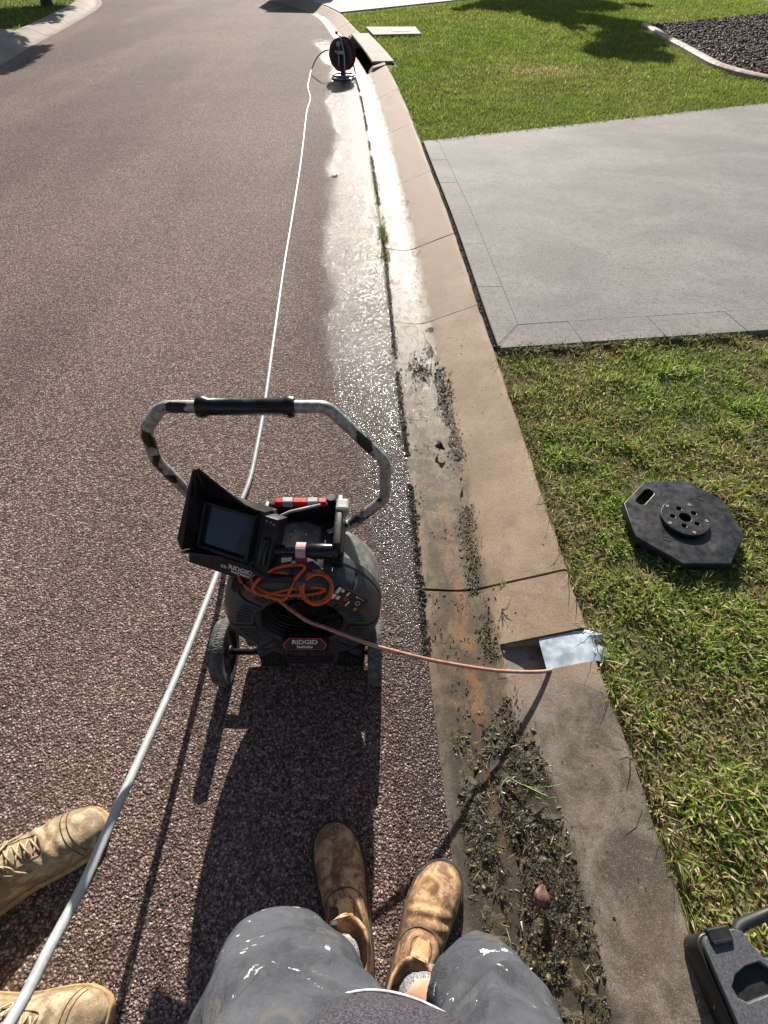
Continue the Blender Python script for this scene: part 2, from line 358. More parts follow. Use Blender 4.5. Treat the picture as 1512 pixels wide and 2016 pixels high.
PROF = [(0, -.002), (.012, .0), (.05, -.005), (.09, -.011), (.13, -.015), (.17, -.013), (.2, -.006), (.225, .003), (.245, .011), (.265, .018), (.30, .031), (.35, .049), (.40, .067), (.44, .0815), (.455, .086), (.463, .081)]
def sweep(name, fn, Y0, Y1, step, prof, mat, parent, side=1, base=-.12, rough=.0015):
    n = max(2, int(round((Y1-Y0)/step))+1); Ys = np.linspace(Y0, Y1, n); k = len(prof)+2
    v, f, dd = [], [], []
    for Y in Ys:
        full = [(prof[0][0], base)]+prof+[(prof[-1][0]+.002, base)]
        for j, (d, z) in enumerate(full):
            jit = 0 if z == base else rough
            if j >= len(full)-4: jit *= 2.2
            dj = d+random.uniform(-1, 1)*jit*(1 if .02 < d else .5); p = offs(fn, Y, dj, side)
            v.append((p.x, p.y, z+random.uniform(-1, 1)*jit*.5)); dd.append(d)
    for i in range(n-1):
        for j in range(k-1):
            q = (i*k+j, i*k+j+1, (i+1)*k+j+1, (i+1)*k+j); f.append(q if side > 0 else q[::-1])
    f.append(tuple(range(k))[::-1] if side > 0 else tuple(range(k))); e = tuple((n-1)*k+j for j in range(k)); f.append(e if side > 0 else e[::-1])
    o = mesh(name, v, f, mat, parent, attrs={'d': dd}); bm = bmesh.new(); bm.from_mesh(o.data); bmesh.ops.recalc_face_normals(bm, faces=bm.faces[:]); bm.to_mesh(o.data); bm.free()
    o.data.shade_smooth(); o.data.set_sharp_from_angle(angle=R(50)); return o
kerb = thing('kerb', (0, 0, 0), 'tan concrete mountable kerb with gutter channel along the wet road edge', 'kerb', kind='structure')
SLOT0, SLOT1 = .632, .738
joints = [(-6, -3.6, .004), (-3.6, -1.5, .004), (-1.5, SLOT0, 0), (SLOT1, .945, .0045), (.945, 2.66, .0025), (2.66, 3.62, .005), (3.62, 4.9, .002), (4.9, 6.42, .003), (6.42, 8.0, .003), (8.0, 9.55, .009)]
prev = 0
for a, b, g in joints:
    sweep('kerb_segment', EDGE, a+prev, b-g, .06 if b < 4 else .2, PROF, M['kerb'], kerb); prev = g
sweep('gutter_segment', EDGE, SLOT0, SLOT1, .05, [q for q in PROF if q[0] < .23], M['kerb'], kerb)
for a, b in ((12.75, 14.1), (14.1, 16.3), (16.3, 18.6), (18.6, 21), (21, 24), (24, 30)):
    sweep('kerb_segment', EDGE, a+.006, b-.006, .25, PROF, M['kerb'], kerb)
sweep('gutter_segment', EDGE, 9.55, 12.75, .2, [(0, -.002), (.012, 0), (.06, -.014), (.12, -.03), (.2, -.045), (.215, -.055)], M['kerb'], kerb)
# far side kerb
lk = thing('kerb', (-6.5, 12, 0), 'pale concrete kerb on the far left side of the road', 'kerb', kind='structure')
LPROF = [(0, .0), (.02, .004), (.1, -.012), (.17, -.012), (.2, .0), (.24, .02), (.3, .05), (.4, .075), (.55, .09), (.6, .088)]
for a, b in ((-6, 0), (0, 4), (4, 8), (8, 10.6), (10.6, 13.4), (13.4, 15.2), (15.2, 17.2), (17.2, 19.3), (19.3, 22), (22, 28)):
    sweep('kerb_segment', LEFT, a+.008, b-.008, .3, LPROF, M['farkerb'], lk, side=-1)

# drain pit at the kerb
pit = thing('drain_inlet', tuple(offs(EDGE, 11.1, .3)), 'concrete lintel over the black kerb drain opening behind the hose reel', 'drain')
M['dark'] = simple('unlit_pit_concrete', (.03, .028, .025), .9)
def strip_solid(name, Y0, Y1, pts, mat, parent, n=10):
    v, f = [], []; k = len(pts)
    for Y in np.linspace(Y0, Y1, n):
        for d, z in pts: q = offs(EDGE, Y, d); v.append((q.x, q.y, z))
    for i in range(n-1):
        for j in range(k): f.append((i*k+j, i*k+(j+1) % k, (i+1)*k+(j+1) % k, (i+1)*k+j))
    f.append(tuple(range(k))); f.append(tuple((n-1)*k+j for j in range(k))[::-1])
    b = MB(); b.add(v, f); return b.build(name, mat, parent)
strip_solid('lintel', 9.75, 12.5, [(.285, .080), (.29, .100), (.31, .104), (.60, .102), (.605, .06)], M['farkerb'], pit)
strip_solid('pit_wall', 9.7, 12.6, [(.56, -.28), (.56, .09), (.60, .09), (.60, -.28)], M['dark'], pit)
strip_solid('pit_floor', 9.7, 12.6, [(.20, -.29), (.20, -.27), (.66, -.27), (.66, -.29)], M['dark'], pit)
for Y0, Y1 in ((9.555, 9.75), (12.5, 12.745)):
    strip_solid('end_block', Y0, Y1, [(.225, -.1), (.235, -.01), (.285, .06), (.46, .095), (.463, -.1)], M['farkerb'], pit, 3)
lid = thing('pit_lid', (-.1, 12.8, .1), 'pale rectangular concrete pit cover set in the lawn beside the drain', 'pit cover')
q0 = offs(EDGE, 12.2, .63); q1 = offs(EDGE, 13.2, .63)
b = MB(); LP = [(q0.x+.01, q0.y), (q0.x+.85, q0.y+.12), (q1.x+.95, q1.y+.02), (q1.x+.02, q1.y)]
b.add([(x, y, .06) for x, y in LP]+[(x, y, .115) for x, y in LP], [(0, 1, 2, 3), (4, 7, 6, 5), (0, 4, 5, 1), (1, 5, 6, 2), (2, 6, 7, 3), (3, 7, 4, 0)])
b.build('slab', M['farkerb'], lid)
lt = [(x*.35+sum(p[0] for p in LP)/4*.65+.12, y*.35+sum(p[1] for p in LP)/4*.65) for x, y in LP]
b = MB(); b.add([(x, y, .112) for x, y in lt]+[(x, y, .119) for x, y in lt], [(0, 1, 2, 3), (4, 7, 6, 5), (0, 4, 5, 1), (1, 5, 6, 2), (2, 6, 7, 3), (3, 7, 4, 0)])
b.build('lifting_plate', M['fardrive'], lid)

# driveway
def near_y(x): return 2.24+(x-.55)*.1217
def far_y(x): return 5.74+(x-.368)*.389
def far2_y(x): return 16.35+.98*x
ZD = .098
dw = thing('driveway', (1.5, 4, 0), 'grey broom finished concrete driveway with a scored border', 'driveway', kind='structure')
def prism(name, poly, z0, z1, mat, parent, bev=0):
    n = len(poly); v = [(x, y, z0) for x, y in poly]+[(x, y, z1) for x, y in poly]
    f = [tuple(range(n))[::-1], tuple(range(n, 2*n))]+[(i, (i+1) % n, n+(i+1) % n, n+i) for i in range(n)]
    b = MB(); b.add(v, f); return b.build(name, mat, parent)
kb = lambda Y, d=.487: edge_at(EDGE, Y, d)
kl = [kb(Y) for Y in np.linspace(2.235, 5.73, 24)]
base = kl+[(9, far_y(9)), (9, near_y(9))]
prism('joint_bed', base[::-1], .02, ZD-.002, M['mortar'], dw)
GW = .002; bw = .2
inner = [kb(Y, .625) for Y in np.linspace(2.45, 5.72, 20)]
# main field: one big panel
fld = [(x+GW, y) for x, y in inner]+[(9, far_y(9)-.001), (9, near_y(9)+bw+GW)]
fld[0] = (fld[0][0], near_y(fld[0][0])+bw+GW); fld[19] = (fld[19][0], far_y(fld[19][0])-.001)
prism('field_panel', fld[::-1], ZD-.03, ZD, M['drive'], dw)
xs = [kb(2.24)[0]+.004, .96, 1.38, 1.80, 2.24, 2.7, 3.2, 3.7, 4.4, 5.2, 6, 7, 8, 9]
for i in range(len(xs)-1):
    a, c = xs[i]+GW, xs[i+1]-GW; sk = .03
    p = [(a+(0 if i else .002), near_y(a)+.002), (c, near_y(c)+.002), (c-sk, near_y(c)+bw-GW), (a-sk, near_y(a)+bw-GW)]
    if i == 0: p[3] = (inner[0][0]+.002, near_y(inner[0][0])+bw-GW)
    prism('border_tile', p, ZD-.03, ZD-random.uniform(0, .0015), M['drive'], dw)
yy = np.linspace(2.27, 5.72, 7)
for i in range(6):
    a, c = yy[i]+GW, yy[i+1]-GW
    p = [kb(a, .489), kb(a, .625-GW), kb(c, .625-GW), kb(c, .489)]
    if i == 0: p[0] = kb(2.247, .489); p[1] = (inner[0][0]-.001, near_y(inner[0][0])+bw+GW*1.2)
    prism('border_tile', p, ZD-.03, ZD-random.uniform(0, .0015), M['drive'], dw)
fd = [kb(Y, .48) for Y in np.linspace(15.75, 24, 20)]+[(2, 29), (14, 29), (11, far2_y(11))]
tag(prism('far_driveway', fd[::-1], .0, .095, M['fardrive'], None), 'pale pebbled driveway beyond the far lawn at the top edge', 'driveway', kind='structure')
# verge soil
def verge():
    Ys = np.concatenate([np.arange(-6, 21, .3), np.arange(21, 45, 1.5)]); v, f = [], []; ds = [.4, .47, .7, 1, 1.5, 2, 3, 4.5, 6.5, 10, 20]
    for Y in Ys:
        for d in ds:
            p = offs(EDGE, Y, d); bmp = (vnoise(p.x, p.y, 1.7, 3)-.5)*.02 if d > .6 else 0
            v.append((p.x, p.y, .066+bmp if d > .45 else .03))
    n = len(ds)
    for i in range(len(Ys)-1):
        for j in range(n-1): f.append((i*n+j, i*n+j+1, (i+1)*n+j+1, (i+1)*n+j))
    tag(mesh('verge', v, f, M['soil'], smooth=True), 'earth of the nature strip under the lawn', 'soil', kind='structure')
    v, f = [], []; ds = [.55, .7, 2, 5, 12, 30]
    for Y in np.arange(-6, 40, 1.0):
        for d in ds: p = offs(LEFT, Y, d, -1); v.append((p.x, p.y, .07 if d > .6 else .03))
    n = len(ds)
    for i in range(45):
        for j in range(n-1): f.append((i*n+j, (i+1)*n+j, (i+1)*n+j+1, i*n+j+1))
    tag(mesh('verge', v, f, M['soilfar'], smooth=True), 'earth of the nature strip across the road on the left', 'soil', kind='structure')
verge()
# far-left driveway crossing behind the left kerb
ld = [edge_at(LEFT, Y, .61, -1) for Y in np.linspace(9.2, 13.2, 8)]+[(-16, 16.2), (-16, 11.5)]
tag(prism('driveway', ld, .0, .092, M['farkerb'], None), 'shaded concrete driveway behind the left kerb', 'driveway', kind='structure')

# ------------------------------------------------------------------ grass
def blades(name, P, H, W, col, lean, label, cat='grass', zb=.06, curl=.35, parent=None, mat='blade'):
    """P (n,3) roots, H lengths, W widths, lean = angle from vertical"""
    n = len(P); az = rng.uniform(0, 2*np.pi, n); dirv = np.stack([np.cos(az)*np.sin(lean), np.sin(az)*np.sin(lean), np.cos(lean)], 1)
    l2 = np.clip(lean+curl*rng.uniform(.2, 1.8, n), 0, 1.75); d2 = np.stack([np.cos(az)*np.sin(l2), np.sin(az)*np.sin(l2), np.cos(l2)], 1)
    ta = az+rng.uniform(-.9, .9, n)+np.pi/2; sd_ = np.stack([np.cos(ta), np.sin(ta), rng.uniform(-.45, .45, n)], 1)*(W/2)[:, None]
    m = P+dirv*(H*.5)[:, None]; t = m+d2*(H*.5)[:, None]
    V = np.stack([P-sd_*.8, P+sd_*.8, m-sd_, m+sd_, t], 1).reshape(-1, 3).astype(np.float32)
    i0 = (np.arange(n)*5)[:, None]
    loops = np.concatenate([i0+np.array([[0, 1, 3, 2]]), i0+np.array([[2, 3, 4]])], 1).reshape(-1)
    tot = np.tile([4, 3], n); st = np.concatenate([[0], np.cumsum(tot)[:-1]])
    me = bpy.data.meshes.new(name); me.vertices.add(5*n); me.vertices.foreach_set('co', V.reshape(-1))
    me.loops.add(7*n); me.loops.foreach_set('vertex_index', loops.astype(np.int32)); me.polygons.add(2*n)
    me.polygons.foreach_set('loop_start', st.astype(np.int32)); me.polygons.foreach_set('loop_total', tot.astype(np.int32)); me.update(calc_edges=True)
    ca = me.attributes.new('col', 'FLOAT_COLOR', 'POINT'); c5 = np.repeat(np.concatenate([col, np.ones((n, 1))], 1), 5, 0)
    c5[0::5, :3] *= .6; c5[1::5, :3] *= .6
    ca.data.foreach_set('color', c5.astype(np.float32).reshape(-1)); me.materials.append(M[mat])
    o = link(name, me, None, parent)
    if label: tag(o, label, cat, kind='stuff')
    elif parent is None: pass
    return o
def backx(Y): return np.interp(Y, YS_, BX_)
YS_ = np.arange(-8, 30, .2); BX_ = np.array([edge_at(EDGE, y, .468)[0] for y in YS_])
GREEN = np.array([(.065, .125, .018), (.11, .185, .028), (.155, .23, .036), (.20, .255, .055)])
STRAW = np.array([(.46, .38, .19), (.33, .26, .12), (.58, .50, .29), (.26, .19, .10)])
def grass_col(n, straw_p, yel=0.0, bright=1.0):
    g = GREEN[rng.integers(0, 4, n)]*rng.uniform(.75, 1.25, (n, 1)); s_ = STRAW[rng.integers(0, 4, n)]*rng.uniform(.75, 1.2, (n, 1))
    g = g*(1-yel)+np.array([.20, .22, .04])*yel
    return np.where((rng.random(n) < straw_p)[:, None], s_, g*bright)
# near lawn
n = 420000; X = rng.uniform(.5, 3.0, n); Y = rng.uniform(-.7, 2.9, n)
keep = (X > backx(Y)+.004+.02*vnoise(X, Y, 9, 1)) & (Y < near_y(X)-.012+.01*rng.standard_normal(n)) & ((X < 2.1) | (rng.random(n) < .35)) & (rng.random(n) < .45+.8*vnoise(X, Y, 14, 2))
X, Y = X[keep], Y[keep]; n = len(X); cl = vnoise(X, Y, 12, 5); dry = vnoise(X, Y, 3.3, 6); edge_d = X-backx(Y)
sp_ = np.clip(.36+.6*(dry-.42)+.35*(vnoise(X, Y, 23, 8)-.5)+np.where(edge_d < .06, .3, 0)+np.where(near_y(X)-Y < .12, .35*vnoise(X, Y, 5, 9), 0)+np.where(Y < .6, .24, 0), .05, .9)
H = rng.uniform(.016, .042, n)*(.75+.6*cl); lean = np.clip(rng.normal(.9, .35, n), .1, 1.5)
col = grass_col(n, sp_, yel=(.12+.3*dry)[:, None], bright=1.05+1.1*cl[:, None]); P = np.stack([X, Y, .058+.018*cl*rng.random(n)], 1)
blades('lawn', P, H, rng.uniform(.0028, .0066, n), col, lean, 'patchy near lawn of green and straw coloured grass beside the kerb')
# longer runners hanging over the kerb edge
n = 420; Y = rng.uniform(-.6, 2.2, n); X = backx(Y)+rng.uniform(-.004, .03, n); P = np.stack([X, Y, np.full(n, .08)], 1)
blades('overhanging_grass', P, rng.uniform(.03, .085, n), rng.uniform(.0015, .003, n), grass_col(n, .35), rng.uniform(.5, 1.35, n), 'loose grass runners fringing the kerb edge of the near lawn')
n = 1500; X = rng.uniform(.6, 2.6, n); Y = near_y(X)-rng.uniform(-.012, .035, n); P = np.stack([X, Y, np.full(n, .088)], 1); kq = vnoise(X, Y, 7, 51) > .35; n = int(kq.sum())
blades('overhanging_grass', P[kq], rng.uniform(.015, .045, n), rng.uniform(.002, .0045, n), grass_col(n, .55), rng.uniform(.7, 1.4, n), 'straw and grass creeping over the near edge of the driveway')
n = 1800; X = rng.uniform(.45, 5, n); Y = far_y(X)+rng.uniform(-.03, .03, n); P = np.stack([X, Y, np.full(n, .085)], 1)
blades('overhanging_grass', P, rng.uniform(.03, .06, n), rng.uniform(.004, .008, n), grass_col(n, .3), rng.uniform(.6, 1.4, n), 'grass creeping over the far edge of the driveway')
# far lawn
BED = [(5.0, 13.6), (4.95, 13.1), (4.82, 12), (4.74, 10.9), (4.66, 10), (4.64, 9.3), (4.86, 8.6), (5.4, 8.0), (6.4, 7.6), (8.5, 7.7), (14, 9), (14, 18.6), (8.2, 15.45)]
def inside(X, Y, poly):
    r_ = np.zeros(len(X), bool); j = len(poly)-1
    for i in range(len(poly)):
        xi, yi = poly[i]; xj, yj = poly[j]
        c = ((yi > Y) != (yj > Y)) & (X < (xj-xi)*(Y-yi)/(yj-yi+1e-12)+xi); r_ ^= c; j = i
    return r_
def far_patch(n, x0, x1, y0, y1, hs, ws, label, dens):
    X = rng.uniform(x0, x1, n); Y = rng.uniform(y0, y1, n)
    k = (X > backx(Y)+.01+.03*vnoise(X, Y, 6, 1)) & (Y > far_y(X)+.015) & (Y < far2_y(X)) & ~inside(X, Y, BED) & ~inside(X, Y, [(x, y) for x, y in LP])
    k &= ~((Y > 9.5) & (Y < 12.8) & (X < backx(Y)+.18)) & (rng.random(n) < np.clip(dens(Y), 0, 1))
    X, Y = X[k], Y[k]; n = len(X); cl = vnoise(X, Y, 5, 5); dry = vnoise(X, Y, 1.0, 6)
    bare = np.exp(-((X-2.15)**2/.35+(Y-9.2)**2/.16)); sp_ = np.clip(.05+.25*(dry-.5)+.6*bare, .015, .9)
    yel = np.clip(.35*dry+.2, 0, .7)[:, None]
    col = grass_col(n, sp_, yel, bright=(.95+.5*cl)[:, None]); P = np.stack([X, Y, .058+.01*rng.random(n)], 1)
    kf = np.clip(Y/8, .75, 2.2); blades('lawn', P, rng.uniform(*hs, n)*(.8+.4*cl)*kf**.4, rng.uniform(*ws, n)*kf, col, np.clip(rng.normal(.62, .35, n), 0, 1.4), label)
far_patch(330000, .1, 6.6, 5.7, 10.5, (.025, .055), (.004, .008), 'bright green mown lawn between the driveway and the drain', lambda Y: 1.45-.10*Y)
far_patch(330000, -1.2, 9.5, 10.5, 20.5, (.025, .055), (.004, .008), 'far end of the green lawn with tree shadow across it', lambda Y: 1.0-.06*(Y-10.5))
# left lawn across the road
n = 60000; X = rng.uniform(-16, -5.8, n); Y = rng.uniform(11, 24, n); bl = np.array([edge_at(LEFT, y, .62, -1)[0] for y in YS_])
k = (X < np.interp(Y, YS_, bl)) & ~inside(X, Y, ld); X, Y = X[k], Y[k]; n = len(X)
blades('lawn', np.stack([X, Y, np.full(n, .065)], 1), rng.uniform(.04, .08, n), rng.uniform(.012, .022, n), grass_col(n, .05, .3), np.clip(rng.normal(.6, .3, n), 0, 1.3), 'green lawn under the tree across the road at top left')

# ------------------------------------------------------------------ loose stones of the chip seal, near the camera
n = 108000; X = rng.uniform(-1.15, .16, n); Y = rng.uniform(-.3, 2.7, n); ex_ = np.interp(Y, YS_, [EDGE(y) for y in YS_]); dd_ = ex_-X
k = (dd_ > .004) & (rng.random(n) < np.clip(1.5-.62*Y, .12, 1)) & (X > -.36-.62*(Y+.5)) & ((Y < 1.0) | (dd_ > .15+.15*rng.random(n)) | (rng.random(n) < .45))
X, Y, dd_ = X[k], Y[k], dd_[k]; n = len(X)
SC_ = np.array([(.11, .078, .066), (.165, .11, .092), (.235, .157, .132), (.32, .22, .185), (.40, .30, .25), (.52, .44, .38), (.27, .125, .08), (.16, .145, .135)])
sc_c = SC_[rng.choice(8, n, p=[.16, .22, .22, .16, .09, .04, .05, .06])]*rng.uniform(.75, 1.25, (n, 1))*(np.where(dd_ < .10+.06*vnoise(X, Y, 7, 41), .5, 1.0))[:, None]
L_ = rng.uniform(.0036, .0072, n)
STONES = (np.stack([X, Y, .004*np.minimum(1, dd_/.1)+.012*np.minimum(dd_, 2.5)+rng.uniform(-.0012, .0006, n)], 1), L_, L_*rng.uniform(.65, 1.0, n), L_*rng.uniform(.16, .30, n), sc_c)
# ------------------------------------------------------------------ garden bed
tag(prism('garden_bed', BED, .04, .10, M['mulchsoil'], None), 'dark garden bed earth at the right', 'garden bed', kind='structure')
n = 26000; X = rng.uniform(4.6, 12, n); Y = rng.uniform(7.6, 17.5, n); k = inside(X, Y, BED); X, Y = X[k], Y[k]; n = len(X)
cc = np.array([(.035, .023, .018), (.075, .047, .037), (.02, .014, .012), (.15, .11, .09)])[rng.integers(0, 4, n)]
def chips(name, P, L, W, T, cols, mat, label, cat, parent=None, flat=.35):
    n = len(P); a = rng.uniform(0, 2*np.pi, n); e = rng.normal(0, flat, n); ro = rng.normal(0, flat*1.4, n)
    ux = np.stack([np.cos(a)*np.cos(e), np.sin(a)*np.cos(e), np.sin(e)], 1); up = np.zeros((n, 3)); up[:, 2] = 1
    uy = np.cross(up, ux); uy /= np.linalg.norm(uy, axis=1)[:, None]; uz = np.cross(ux, uy)
    uy2 = uy*np.cos(ro)[:, None]+uz*np.sin(ro)[:, None]; uz2 = np.cross(ux, uy2)
    lx, ly, lz = ux*L[:, None]/2, uy2*W[:, None]/2, uz2*T[:, None]
    V = np.stack([P-lx, P+lx*.3-ly, P+lx, P-lx*.2+ly, P+lz+lx*.2, P-lz*.5], 1).reshape(-1, 3).astype(np.float32)
    F = np.array([(0, 1, 4), (1, 2, 4), (2, 3, 4), (3, 0, 4), (1, 0, 5), (2, 1, 5), (3, 2, 5), (0, 3, 5)])
    lo = ((np.arange(n)*6)[:, None, None]+F[None]).reshape(-1); m = 8*n
    me = bpy.data.meshes.new(name); me.vertices.add(6*n); me.vertices.foreach_set('co', V.reshape(-1)); me.loops.add(3*m); me.loops.foreach_set('vertex_index', lo.astype(np.int32))
    me.polygons.add(m); me.polygons.foreach_set('loop_start', (np.arange(m)*3).astype(np.int32)); me.polygons.foreach_set('loop_total', np.full(m, 3, np.int32)); me.update(calc_edges=True)
    ca = me.attributes.new('col', 'FLOAT_COLOR', 'POINT'); ca.data.foreach_set('color', np.repeat(np.concatenate([cols, np.ones((n, 1))], 1), 6, 0).astype(np.float32).reshape(-1))
    me.materials.append(mat); o = link(name, me, None, parent); return tag(o, label, cat, kind='stuff')
k = NT('bark_chip'); k.p(color=k.attr('col', 'Color'), rough=.75, spec=.25); M['bark'] = k.m
k = NT('road_stone'); k.p(color=k.attr('col', 'Color'), rough=.55, spec=.35, normal=k.bump(k.noise(700, 2), .5, .0008)); M['stone'] = k.m
chips('road_stones', *STONES, M['stone'], 'small reddish stones of the chip seal in the foreground', 'road stones', flat=.3)
chips('mulch', np.stack([X, Y, .10+.02*rng.random(n)], 1), rng.uniform(.04, .11, n), rng.uniform(.02, .045, n), rng.uniform(.006, .016, n), cc, M['bark'], 'dark bark mulch covering the garden bed', 'mulch')
ge = thing('garden_edging', (4.7, 10, 0), 'curved pinkish concrete edging around the mulch garden bed', 'edging')
M['edging'] = simple('pink_edging_concrete', (.36, .25, .215), .75, var=.25, scale=18, dirt=(.14, .11, .09), dscale=9)
pe = smoothpath([(5.0, 13.62, 0)]+[(x, y, 0) for x, y in BED[1:10]], 10)
cut = [0, 12, 24, 37, 50, 62, 75, len(pe)-1]
for a, c in zip(cut[:-1], cut[1:]):
    b = MB(); pr = [(-.075, .03), (-.075, .105), (-.05, .135), (.05, .14), (.075, .12), (.075, .03)]; v, f = [], []
    seg = [Vector(q) for q in pe[a:c+1]]; seg[-1] = seg[-1]-(seg[-1]-seg[-2]).normalized()*.012
    for i, q in enumerate(seg):
        t = (seg[min(i+1, len(seg)-1)]-seg[max(i-1, 0)]).normalized(); nn = Vector((t.y, -t.x, 0))
        v += [q+nn*u+Vector((0, 0, z)) for u, z in pr]
    for i in range(len(seg)-1):
        for j in range(6): f.append((i*6+j, i*6+(j+1) % 6, (i+1)*6+(j+1) % 6, (i+1)*6+j))
    f.append(tuple(range(6))); f.append(tuple((len(seg)-1)*6+j for j in range(6))[::-1]); b.add(v, f); b.build('edging_block', M['edging'], ge, auto=45)

# ------------------------------------------------------------------ trees out of frame that throw the shadows; the left trunk is in view
M['trunk'] = simple('tree_bark', (.075, .055, .04), .9, var=.5, scale=14, bump=.8, bdist=.02)
k = NT('tree_leaf'); c = k.mix(k.noise(3, 3), (.03, .06, .012), (.08, .13, .03)); tr = k.n('ShaderNodeBsdfTranslucent', {0: c}); df = k.n('ShaderNodeBsdfDiffuse', {0: c})
mx = k.n('ShaderNodeMixShader', {0: .35, 1: df.outputs[0], 2: tr.outputs[0]}); k.t.links.new(mx.outputs[0], k.out.inputs[0]); M['leaf'] = k.m
def leaf_cloud(clumps, n, size):
    v, f = [], []
    for i in range(n):
        c, r_ = random.choices(clumps, weights=[q[1]**2 for q in clumps])[0]
        d = Vector((random.gauss(0, 1), random.gauss(0, 1), random.gauss(0, 1))).normalized()*r_*random.random()**.45; d.z *= .7
        p = Vector(c)+d; a = Vector((random.gauss(0, 1), random.gauss(0, 1), random.gauss(0, .6))).normalized(); b_ = a.orthogonal().normalized(); b_.rotate(Matrix.Rotation(random.uniform(0, 6.28), 3, a))
        s_ = size*random.uniform(.6, 1.3); k0 = len(v); v += [p-a*s_, p+b_*s_*.38, p+a*s_, p-b_*s_*.38]; f.append((k0, k0+1, k0+2, k0+3))
    return v, f
def tree(name, base, clumps, label, nleaf=7000, size=.13, r0=.16, fork=1.6):
    t = thing(name, base, label, 'tree', 'trees casting shadow from beyond the frame'); b0 = Vector(base)
    top = Vector((b0.x, b0.y, fork)); b = MB(); b.tube([b0+Vector((0, 0, -.05)), b0+Vector((.02, 0, .1)), b0+Vector((-.03, .03, fork*.5)), top], [r0*1.35, r0, r0*.85, r0*.7], 12)
    for c, r_ in clumps:
        c = Vector(c); m = (top+c)/2+Vector((random.uniform(-.2, .2), random.uniform(-.2, .2), .15)); b.tube([top-Vector((0, 0, .1)), m, c], [r0*.5, r0*.3, r0*.08], 7)
    b.build('trunk', M['trunk'], t, smooth=True); v, f = leaf_cloud(clumps, nleaf, size); mesh('crown', v, f, M['leaf'], t)
    return t
def over(px, py, z):        # a point at height z whose shadow falls where the photograph shows it
    g = at(px, py, .08); return (g.x+sdir.x/sdir.z*(z-.08), g.y+sdir.y/sdir.z*(z-.08), z)
lt_ = at(93, 14, .07)
tree('street_tree', (lt_.x, lt_.y, .05), [(over(30, 40, 2.6), .8), (over(-40, 30, 3.0), .9), (over(60, 22, 3.4), .8), (over(10, 100, 2.4), .55), (over(40, 88, 2.8), .45), (over(-60, 90, 2.7), .8), (over(-120, 60, 3.6), 1.2), ((lt_.x, lt_.y, 3.6), 1.1), (over(-20, 120, 2.3), .5)],
     'dark slender tree trunk standing on the lawn at top left', 15000, .12, .13, 1.4)
tree('garden_tree', (3.6, 22.5, .05), [(over(1000, 12, 3.4), .8), (over(1080, 8, 3.8), 1.0), (over(1150, 10, 4.0), .9), (over(1080, 30, 4.2), .55), (over(1160, 38, 4.5), .6), (over(1215, 48, 4.8), .6), (over(1245, 76, 5.2), .6), (over(1225, 100, 5.4), .55), (over(1265, 108, 5.3), .45), (over(1190, 104, 5.5), .32), (over(1100, 40, 4.4), .4), (over(1130, 55, 4.6), .22), (over(935, 14, 3.0), .32), (over(905, 20, 2.9), .2), (over(1260, 12, 3.6), .3), (over(1275, 55, 4.8), .25)],
     'leafy tree beyond the lawn whose shadow falls across the grass', 26000, .11, .15, 2.0)

